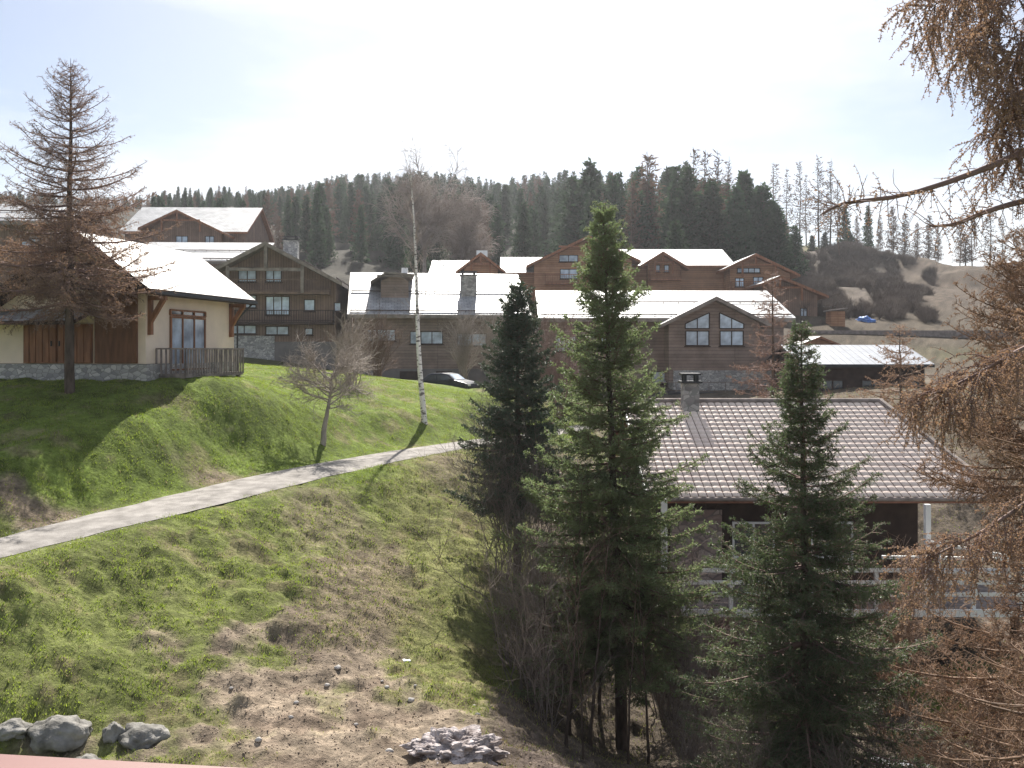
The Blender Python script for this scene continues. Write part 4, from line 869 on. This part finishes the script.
bare_tree('birch_tree', 'second leafless brownish birch just right of the broad one behind the chalets', 'tree', b, ht(228, 122, b), 9, [dict(n=36, s0=.2, s1=1, ang=45, len=3.8, up=.7, wob=.10, r=.08, k=4, pts=8), dict(n=14, s0=.2, ang=38, len=2.0, up=.1, wob=.15, r=.035), dict(n=8, s0=.1, ang=38, len=1.2, up=-.8, wob=.16, r=.02, pts=5)], .25, 'twig_grey', 'twig_pale')
def shrub(name, label, cat_, loc, H, seed, wood='twig_red', stems=16, spread=35, n2=9, n3=7, r0=.022, group=None, up=.5):
    r = np.random.default_rng(seed); root = thing(name, label, cat_, loc, 0, group)
    a = r.random(stems)*6.283; e = R(1)*(np.abs(r.normal(size=stems))*spread); z = np.linspace(0, 1, 8)
    L = H*(.65+.45*r.random(stems)); q = np.cumsum(r.normal(size=(stems, 8, 2))*.025, 1)
    P = np.stack([(np.sin(e)*np.cos(a)*L)[:,None]*z+q[...,0]*L[:,None]+r.normal(size=stems)[:,None]*.12, (np.sin(e)*np.sin(a)*L)[:,None]*z+q[...,1]*L[:,None]+r.normal(size=stems)[:,None]*.12, (np.cos(e)*L)[:,None]*z-.15*(z == 0)], -1)
    v, f = tubes(P, taper(P, r0, .25), 4); link('stems', mesh_np('stems', v, f, wood, True), root)
    B, _, _ = spawn(P, n2, .25, 1, 38, H*.3, n=5, up=up, wob=.15, r=r); B2, _, _ = spawn(B, n3, .15, 1, 40, H*.14, n=4, up=up*.5, wob=.2, r=r)
    v, f = cat([tubes(B, taper(B, r0*.4, .35), 3), tubes(B2, taper(B2, r0*.22, .5), 3)]); link('twigs', mesh_np('twigs', v, f, wood, True), root)
    return root
shrub('bare_shrub', 'leafless grey shrub behind the orchard tree, against the big gabled chalet', 'shrub', base(352, 50), 3.3, 21, 'twig_grey', 22, 18, 10, 8, .025)
shrub('bare_shrub', 'leafless pinkish shrub on the rise behind the dark spruce, below the reddish chalets', 'shrub', base(560, 60), 5.6, 22, 'twig_red', 26, 16, 10, 9, .035)
shrub('bare_shrub', 'reddish leafless shrub against the deck railing of the tiled house', 'shrub', base(728, 26.5), 2.7, 23, 'twig_red', 16, 16, 8, 7, .018)
shrub('bare_shrub', 'tan leafless shrub in front of the post at the right end of the deck', 'shrub', base(898, 25.5), 3.8, 24, 'twig_tan', 24, 16, 10, 8, .02)
shrub('bare_shrub', 'tan leafless shrub beside the grey metal roof, left of the sparse larch', 'shrub', base(835, 44), 2.6, 25, 'twig_tan', 18, 25, 8, 7, .02)
shrub('bare_shrub', 'leafless brown bush at the corner between the two brown chalets', 'shrub', base(378, 64), 3.6, 26, 'twig', 24, 20, 10, 8, .03)
shrub('bare_shrub', 'leafless bush against the long chalet, right of the dark car', 'shrub', base(498, 62), 4.8, 27, 'twig_pale', 24, 16, 10, 9, .03)
shrub('bare_shrub', 'tall leafless bush behind the dark car, by the wall of the long chalet', 'shrub', base(462, 73), 4.6, 28, 'twig_pale', 20, 16, 10, 9, .03)
protos = []
tpos = [(500,39),(505,34),(503,30),(520,28),(512,26),(545,27),(530,24),(575,27),(590,30),(665,27),(690,23),(612,34),(540,33),(515,42),(705,19),(760,16.5),(850,16),(900,17),(950,16.5),(1005,17),(870,20),(545,21.5)]
tl = ['leafless shrub in the brown thicket under the middle spruces']
for i in range(4):
    protos.append(shrub('thicket_shrub', 'leafless purplish brown shrub in the thicket under the middle spruces', 'shrub', (0,0,0), 3.2+.3*i, 40+i, 'twig_thicket', 13, 20, 8, 7, .015, 'bare shrubs of the thicket'))
for i, (px, Y) in enumerate(tpos):
    o = protos[i] if i < 4 else copy_tree(protos[i % 4])
    o.location = base(px, Y); s = random.uniform(.85, 1.25)*(.68 if Y < 21.5 else 1); o.scale = (s*1.1, s*1.1, s); o.rotation_euler.z = random.random()*6
    if px > 740: o['label'] = 'low leafless bush on the shaded ground below the spire topped spruce and the right larches'; o['group'] = 'low bushes on the right bank'
# slim saplings and poles in the thicket
sap = None
for i, (px, Y, H_) in enumerate([(570,24,6.5),(590,23,5.5),(566,21.5,4.5),(583,20.5,3.4),(648,23,5),(540,25,5),(628,21.5,4),(600,26,7)]):
    if i < 3:
        o = bare_tree('sapling', 'thin leafless sapling standing among the thicket', 'tree', base(px, Y), H_, 60+i, [dict(n=14, s0=.3, s1=1, ang=40, len=1.0, up=.5, wob=.1, r=.012, pts=5), dict(n=6, s0=.2, ang=40, len=.4, up=.2, wob=.15, r=.006, pts=4)], .045, 'bark', 'twig', lean=(random.uniform(-.6,.6), 0), group='saplings in the thicket'); saps = (saps if i else [])+[o]
    else: o = copy_tree(saps[i % 3]); o.location = base(px, Y); o.rotation_euler.z = i; o.scale = (H_/6,)*3

# ------------------------------------------------------------------ the wood on the hill
SPM = [lowconifer(100+i, fol='far_spruce', slim=.15+.02*i) for i in range(5)]
LAM = [lowconifer(120+i, fol='far_larch', wood='twig', dens=.8, slim=.17, loose=1) for i in range(3)]
BAR = [lowconifer(140+i, fol='far_larch', wood='bark', dens=.22, slim=.15, loose=1) for i in range(3)]
for m_ in SPM: m_.name = 'spruce_tree'
def plant(me, x, Y, H_, name, label, group):
    o = bpy.data.objects.new(name, me); C.objects.link(o); o.location = (x, Y, gz(x, Y)-.3); o.rotation_euler = (0, 0, random.random()*6.283); s = H_*random.uniform(.8, 1.15); o.scale = (s, s, H_)
    return tag(o, label, 'tree', group)
LS = ('spruce_tree', 'dark spruce of the wood covering the hill behind the chalets', 'spruces of the wood on the hill')
LL = ('larch_tree', 'brown larch among the dark spruces of the wood on the hill', 'larches of the wood on the hill')
SKX = [0,150,240,300,340,430,500,540,600,650,700,740,770,800]; SKY_ = [188,197,192,182,172,169,178,170,164,158,160,168,190,240]
def capped(H_, x, Y, mn):
    px = x/Y*F+512; lim = float(np.interp(px, SKX, SKY_))+abs(random.gauss(0, 1))*12
    return max(mn, min(H_, (HZ-lim)/F*Y-gz(x, Y)))
cntT = 0; far_list = []
# front belt: individual trees
cand = []
for i in range(2600):
    px = random.uniform(150, 800); Y = random.uniform(138, 250) if px > 560 else random.uniform(148, 280); x = (px-512)/F*Y
    if px > 560+0 and Y > 215: pass
    edge = 800-(Y-138)*.15
    if px > edge: continue
    if any((x-a)**2+(Y-b_)**2 < 4.3**2 for a, b_ in cand): continue
    cand.append((x, Y))
    if len(cand) >= 290: break
for x, Y in cand:
    px = x/Y*F+512; lar = random.random() < (.24 if px < 560 else .13)
    H_ = random.uniform(13, 20) if px > 560 else random.uniform(9, 15)
    H_ = capped(H_, x, Y, 6)
    if lar: plant(random.choice(LAM), x, Y, H_, *LL)
    else: plant(random.choice(SPM), x, Y, H_, *LS)
# named silhouettes at the skyline right of centre
for px, Y, top, kind, lab in [(590,150,160,'s','pointed dark spruce rising behind the tip of the tall middle spruce'),(648,150,152,'l','tall brown larch standing out of the dark wood, above the bright roof'),(638,146,190,'s','spruce just left of the tall brown larch on the wood edge'),(678,144,165,'s','dense dark spruce right of the tall brown larch'),(676,118,220,'s','small light green spruce just behind the bright upper roof'),
    (695,150,146,'b','bare topped larch, tallest of the wood right of centre'),(706,152,150,'b','bare topped larch beside the tallest one'),(718,149,150,'b','third bare topped larch, right of the tallest one'),(728,151,156,'b','bare topped larch at the right of the tall group'),(745,146,170,'s','dark spruce on the right shoulder of the wood'),(762,143,182,'s','dark spruce at the right end of the dense wood'),(778,141,205,'s','low dark spruce at the right foot of the wood'),(735,140,185,'s','dark spruce in front of the bare topped larches'),(712,140,180,'s','broad dark spruce below the bare topped larches'),(697,141,190,'s','dark spruce left below the bare topped larches'),(795,150,225,'s','lowest dark spruce where the wood meets the open slope')]:
    x = (px-512)/F*Y; g0 = gz(x, Y)-.3; H_ = (HZ-top)/F*Y-g0
    me = random.choice({'s': SPM, 'l': LAM, 'b': BAR}[kind]); o = plant(me, x, Y, H_, 'spruce_tree' if kind == 's' else 'larch_tree', lab, None); o.scale = (H_*1.25, H_*1.25, H_)
    if kind == 'b': o.scale = (H_*1.0, H_*1.0, H_)
# open row of bare trees on the right skyline
row = [(775,205,162,'b'),(787,210,166,'b'),(799,206,160,'b'),(806,212,172,'b'),(819,206,156,'b'),(830,208,158,'b'),(838,212,178,'b'),(845,214,205,'s'),(857,214,215,'l'),(868,212,205,'s'),(880,210,215,'l'),(893,206,205,'l'),(905,204,212,'l'),(917,202,222,'l'),(929,200,214,'l'),(938,198,224,'l'),(960,196,218,'b'),(972,196,210,'b'),(965,192,232,'l'),(990,190,200,'b'),(1003,190,215,'b'),(812,202,236,'s'),(825,202,232,'s'),(850,203,232,'s')]
for px, Y, top, kind in row:
    x = (px-512)/F*Y; g0 = gz(x, Y)-.3; H_ = max(4, (HZ-top)/F*Y-g0)
    o = plant(random.choice({'s': SPM, 'l': LAM, 'b': BAR}[kind]), x, Y, H_, 'larch_tree' if kind != 's' else 'spruce_tree', 'thin bare tree of the open row on the right skyline' if kind != 's' else 'dark spruce of the open row on the right skyline', 'bare trees on the right skyline' if kind != 's' else 'spruces on the right skyline')
    if H_ < 8: o.scale = (H_*2, H_*2, H_)
# the far wood beyond, one mass
def merged(mesh_list, pts, name, label, cat_, matn):
    Vs, Fs, o, M_ = [], [], 0, []
    data = []
    for me in mesh_list:
        nv = len(me.vertices); co = np.empty(nv*3, np.float32); me.vertices.foreach_get('co', co); nl = len(me.loops); li = np.empty(nl, np.int32); me.loops.foreach_get('vertex_index', li); mi = np.empty(len(me.polygons), np.int32); me.polygons.foreach_get('material_index', mi)
        data.append((co.reshape(-1,3), li.reshape(-1,4), mi))
    for x, y, z, h, a, k in pts:
        co, li, mi = data[k]; c, s = math.cos(a), math.sin(a); h2 = h*1.15
        Vs.append(np.c_[(co[:,0]*c-co[:,1]*s)*h2+x, (co[:,0]*s+co[:,1]*c)*h2+y, co[:,2]*h+z]); Fs.append(li+o); o += len(co); M_.append(mi)
    return tag(link(name, mesh_np(name, np.concatenate(Vs), np.concatenate(Fs), matn, midx=np.concatenate(M_))), label, cat_, kind='stuff')
FSP = [lowconifer(160+i, slim=.17, dens=.45) for i in range(3)]; FLA = [lowconifer(170+i, fol='far_larch', wood='twig', slim=.19, dens=.4, loose=1) for i in range(2)]
pts = []; N_ = 0
fx = []; 
for i in range(1500):
    Y = random.uniform(255, 430); px = random.uniform(-60, 640); fx.append(((px-512)/F*Y, Y))
fx = np.array(fx); fz = ground(fx[:,0], fx[:,1])
px_ = fx[:,0]/fx[:,1]*F+512
pts = [(x, y, z-.3, capped(random.uniform(11, 17), x, y, 5), random.random()*6.28, random.randrange(3)) for (x, y), z, p in zip(fx, fz, px_)]
lar = np.random.default_rng(2).random(len(pts)) < .16+.5*(px_ < 150)
merged(FSP, [p for p, q in zip(pts, lar) if not q], 'far_wood', 'distant spruce wood along the crest of the hill', 'forest', ['bark', 'far_spruce'])
merged(FLA, [(*p[:5], p[5] % 2) for p, q in zip(pts, lar) if q], 'far_larch_wood', 'distant brown larches along the crest of the hill', 'forest', ['twig', 'far_larch'])

# scrub on the dark slope at the right
sm = []
for i in range(5):
    r = np.random.default_rng(200+i); P0 = np.zeros((16, 5, 3)); a = r.random(16)*6.28; e = r.random(16)*.9; z = np.linspace(0, 1, 5)
    P0[:,:,0] = (np.sin(e)*np.cos(a))[:,None]*z; P0[:,:,1] = (np.sin(e)*np.sin(a))[:,None]*z; P0[:,:,2] = np.cos(e)[:,None]*z
    B, _, _ = spawn(P0, 12, .2, 1, 40, .38, n=4, up=.3, r=r); V, Fc = cat([tubes(P0, taper(P0, .018, .4), 3), tubes(B, taper(B, .009, .5), 3)]); sm.append((V, Fc))
Vs, Fs, o = [], [], 0; gr = np.random.default_rng(9)
Y = gr.uniform(98, 186, 5200); an = gr.uniform(.27, .45, 5200); kk = (fbm(an*40, Y*.06, 5, 3)+.16*(fbm(an*160, Y*.25, 8, 3)-.5)+.2*(gr.random(5200)-.5) > .50+1.6*np.clip(an-.36, 0, 1)); Y = Y[kk]; an = an[kk]; X = an*Y; Z = ground(X, Y)
for x, y, z, s in zip(X, Y, Z, gr.uniform(.6, 1.4, len(X))):
    V, Fc = sm[int(x*7) % 5]; Vs.append(V*s+np.array([x, y, z-.1])); Fs.append(Fc+o); o += len(V)
mat('scrubm', (.13, .105, .09), .9, .1, var=.4, vscale=.1)
tag(link('scrub', mesh_np('scrub', np.concatenate(Vs), np.concatenate(Fs), 'scrubm')), 'dark leafless scrub covering the slope right of the upper chalets', 'scrub', kind='stuff')

# ------------------------------------------------------------------ small things
def rock(name, label, cat_, loc, size, seed, matn='rock', rough=.35, freq=1.6, rz=0, sub=4):
    import bmesh
    from mathutils import noise
    bm = bmesh.new(); bmesh.ops.create_icosphere(bm, subdivisions=sub, radius=1)
    for v in bm.verts:
        p = v.co*freq+Vector((seed*3.1, seed, 0)); d = noise.fractal(p, 1, 2, 5)*rough+noise.cell(p*1.3)*rough*.18; v.co = v.co*(1+d)
        v.co.z = max(v.co.z, -.6)
    for v in bm.verts: v.co.x *= size[0]; v.co.y *= size[1]; v.co.z *= size[2]
    me = bpy.data.meshes.new(name); bm.to_mesh(me); bm.free(); me.materials.append(MAT[matn])
    for p in me.polygons: p.use_smooth = sub < 5
    o = link(name, me, None, loc, rz); return tag(o, label, cat_)
def rp(px, py, Y, dz=0): p = at(px, py, Y); return (p.x, p.y, p.z+dz)
def on(px, Y, dz): x = (px-512)/F*Y; return (x, Y, gz(x, Y)+dz)
rock('boulder', 'largest grey boulder, leftmost at the bottom left corner', 'boulder', on(60, 18.4, .02), (.58, .42, .32), 1)
rock('boulder', 'small upright grey boulder between the two larger ones', 'boulder', on(113, 18.6, .06), (.2, .2, .23), 2)
rock('boulder', 'sloping grey boulder right of the small upright one', 'boulder', on(143, 18.6, -.02), (.42, .45, .27), 3, rz=.4)
rock('boulder', 'low rounded boulder in front of the largest one', 'boulder', on(86, 17.7, .03), (.3, .25, .2), 4)
rock('boulder', 'dark flat stone sunk in the soil at the far bottom left', 'boulder', on(10, 18.3, -.02), (.36, .3, .18), 5)
rock('rock_pile', 'jagged pink and grey rubble mound at the bottom centre', 'rock', on(455, 17.9, .0), (.8, .55, .33), 7, 'rock_pink', .42, 2.6, sub=6)
for i in range(14):
    o = rock('stone', 'small pale stone lying on the bare soil patch', 'stone', (0,0,0), (.06, .05, .04), 20+i, 'gritm', .3, sub=2); o['group'] = 'small stones on the bare soil'
    px = random.uniform(230, 480); Y = random.uniform(17.6, 22); o.location = on(px, Y, .02); s = random.uniform(.6, 1.5); o.scale = (s, s, s)
m = MB(); m.box(-.09, .09, -.06, .06, 0, .05); m.box(-.10, -.02, -.08, .08, .04, .065); tag(m.build('litter', 'white_paint', loc=on(407, 23.0, .04), rz=.4, bevel=.01), 'scrap of white paper lying on the yellowish grass', 'litter')
rock('snow_patch', 'large melting snow patch beside the upper right chalet', 'snow', (at(812,279,104).x, 104, gz(at(812,279,104).x, 104)+.05), (2.6, 3.6, .32), 9, 'snow', .4, 1.4)
rock('snow_patch', 'small melting snow patch above the larger one', 'snow', (at(806,264,116).x, 116, gz(at(806,264,116).x, 116)+.05), (1.1, 2.0, .22), 10, 'snow', .4, 1.4)
rock('snow_patch', 'grubby leftover snow in the shade under the right spruce', 'snow', on(905, 22, .02), (.8, .7, .12), 11, 'snow', .4, 1.6)
# tarpaulin
px, Yt = 865, 97; x, z = at(px, 0, Yt).x, gz(at(px, 0, Yt).x, Yt)
tag(rock('tarpaulin', '', '', (x, Yt, z+.0), (.8, .8, .45), 12, 'blue_tarp', .5, 1.5), 'crumpled blue tarpaulin on the terrace below the scrub slope', 'tarpaulin')
# retaining wall of the terrace
m = MB()
p0, p1 = at(800, 0, 90), at(1010, 0, 90)
m.box(0, p1.x-p0.x, 0, .5, -1.5, .55); tag(m.build('terrace_wall', 'timber_grey', loc=(p0.x, 90, (HZ-332)/F*90-.4)), 'low pale retaining wall edging the terrace under the scrub slope', 'wall')
# lamp / hoop on building front not built: only a lens ghost in the photograph

# car
def car(loc, rz):
    root = thing('parked_car', 'dark blue hatchback parked at the edge of the meadow before the long chalet', 'car', loc, rz)
    prof = [(-2.05,.35),(-2.08,.62),(-2.0,.86),(-1.75,.98),(-1.35,1.36),(-1.0,1.46),(-.2,1.49),(.35,1.42),(.95,1.02),(1.6,.9),(1.95,.76),(2.08,.55),(2.05,.32)]
    n_ = len(prof); V = []; Fs = []
    for wy, sc_ in ((-.86, .94), (-.80, 1.0), (.80, 1.0), (.86, .94)):
        for x, z in prof:
            inn = 0 if z < .99 else (.16*(z-.98)/.5)
            V.append((x*(.985 if abs(wy) > .83 else 1), (abs(wy)-inn)*(1 if wy > 0 else -1), .3+(z-.3)*(sc_ if abs(wy) > .83 else 1)))
    for a in range(3):
        for i in range(n_): j = (i+1) % n_; Fs.append((a*n_+i, a*n_+j, (a+1)*n_+j, (a+1)*n_+i))
    Fs += [tuple(range(n_)), tuple(range(4*n_-1, 3*n_-1, -1))]
    m = MB(); m.add(V, Fs); m.build('body', 'carpaint', root, smooth=False, bevel=.02)
    for sy in (-1, 1):
        m = MB()
        for poly in ([(-1.45,1.0),(-.55,1.0),(-.55,1.36),(-1.18,1.32)], [(-.48,1.0),(.8,1.02),(.3,1.35),(-.48,1.37)]):
            vs = [(x, sy*(.875-.16*(z-.98)/.5), z) for x, z in poly]+[(x, sy*(.85-.16*(z-.98)/.5), z) for x, z in poly]
            m.add(vs, [(0,1,2,3),(7,6,5,4),(0,4,5,1),(1,5,6,2),(2,6,7,3),(3,7,4,0)])
        m.build('side_window', 'glass_dark', root)
        m = MB(); m.box(.55, .75, sy*.9-.07*(sy < 0), sy*.9+.07*(sy > 0)+.02, .98, 1.12); m.build('side_mirror', 'carpaint', root)
    for x0, z0_, x1, z1 in ((.90,1.04,.40,1.38), (-1.78,.99,-1.38,1.32)):
        m = MB(); o_ = .012 if x0 > 0 else -.012; m.add([(x0+o_,-.66,z0_+.02),(x0+o_,.66,z0_+.02),(x1+o_,.58,z1+.02),(x1+o_,-.58,z1+.02)], [(0,1,2,3)]); m.build('windscreen' if x0 > 0 else 'rear_window', 'glass', root)
    for x_ in (-1.28, 1.3):
        for sy in (-1, 1):
            m = MB(); m.cyl((x_, sy*.70, .32), (x_, sy*.885, .32), .32, n=20); wh = m.build('tyre', 'rubber', root)
            m = MB(); m.cyl((x_, sy*.88, .32), (x_, sy*.895, .32), .2, n=14); m.build('rim', 'rim', wh)
    for sy in (-1, 1):
        m = MB(); m.box(1.93, 2.07, sy*.62-.16, sy*.62+.16, .62, .76); m.build('headlight', 'lampglass', root, bevel=.02)
        m = MB(); m.box(-2.09, -1.98, sy*.7-.1, sy*.7+.1, .66, .9); m.build('taillight', 'redrail', root, bevel=.02)
    return root
cx = at(449, 0, 66); car((cx.x, 66, (HZ-394)/F*66), R(-28))
# street light by the long chalet front: thin pole
# balcony rail of the viewer's own house at the bottom edge
m = MB(); p = at(-260, 745, 1.6); q = at(600, 794, 1.5); m.bar(p-Vector((0,.0,.045)), q-Vector((0,.0,.045)), .14, .05)
rl_ = m.build('window_ledge', 'redrail', bevel=.006); tag(rl_, 'reddish painted ledge of the viewpoint crossing the bottom left corner', 'ledge')

# ------------------------------------------------------------------ air
hm = bpy.data.materials.new('haze'); hm.use_nodes = True; n = hm.node_tree.nodes; n.remove(n['Principled BSDF'])
pv = n.new('ShaderNodeVolumePrincipled'); pv.inputs['Density'].default_value = HAZE = 0.00026; pv.inputs['Color'].default_value = (.93, .95, 1, 1); pv.inputs['Anisotropy'].default_value = .6
hm.node_tree.links.new(pv.outputs[0], n['Material Output'].inputs['Volume'])
if HAZE:
    zmin = float(GZ.min())-1; m = MB(); X_ = float(np.abs(GX).max())+5; m.box(-X_, X_, -65, float(GY.max())+5, zmin, 95); h = MB(); h = m
    MAT['haze'] = hm; ho = m.build('haze', 'haze'); tag(ho, kind='stuff'); tag(ho, 'thin backlit haze over the whole valley side', 'haze')
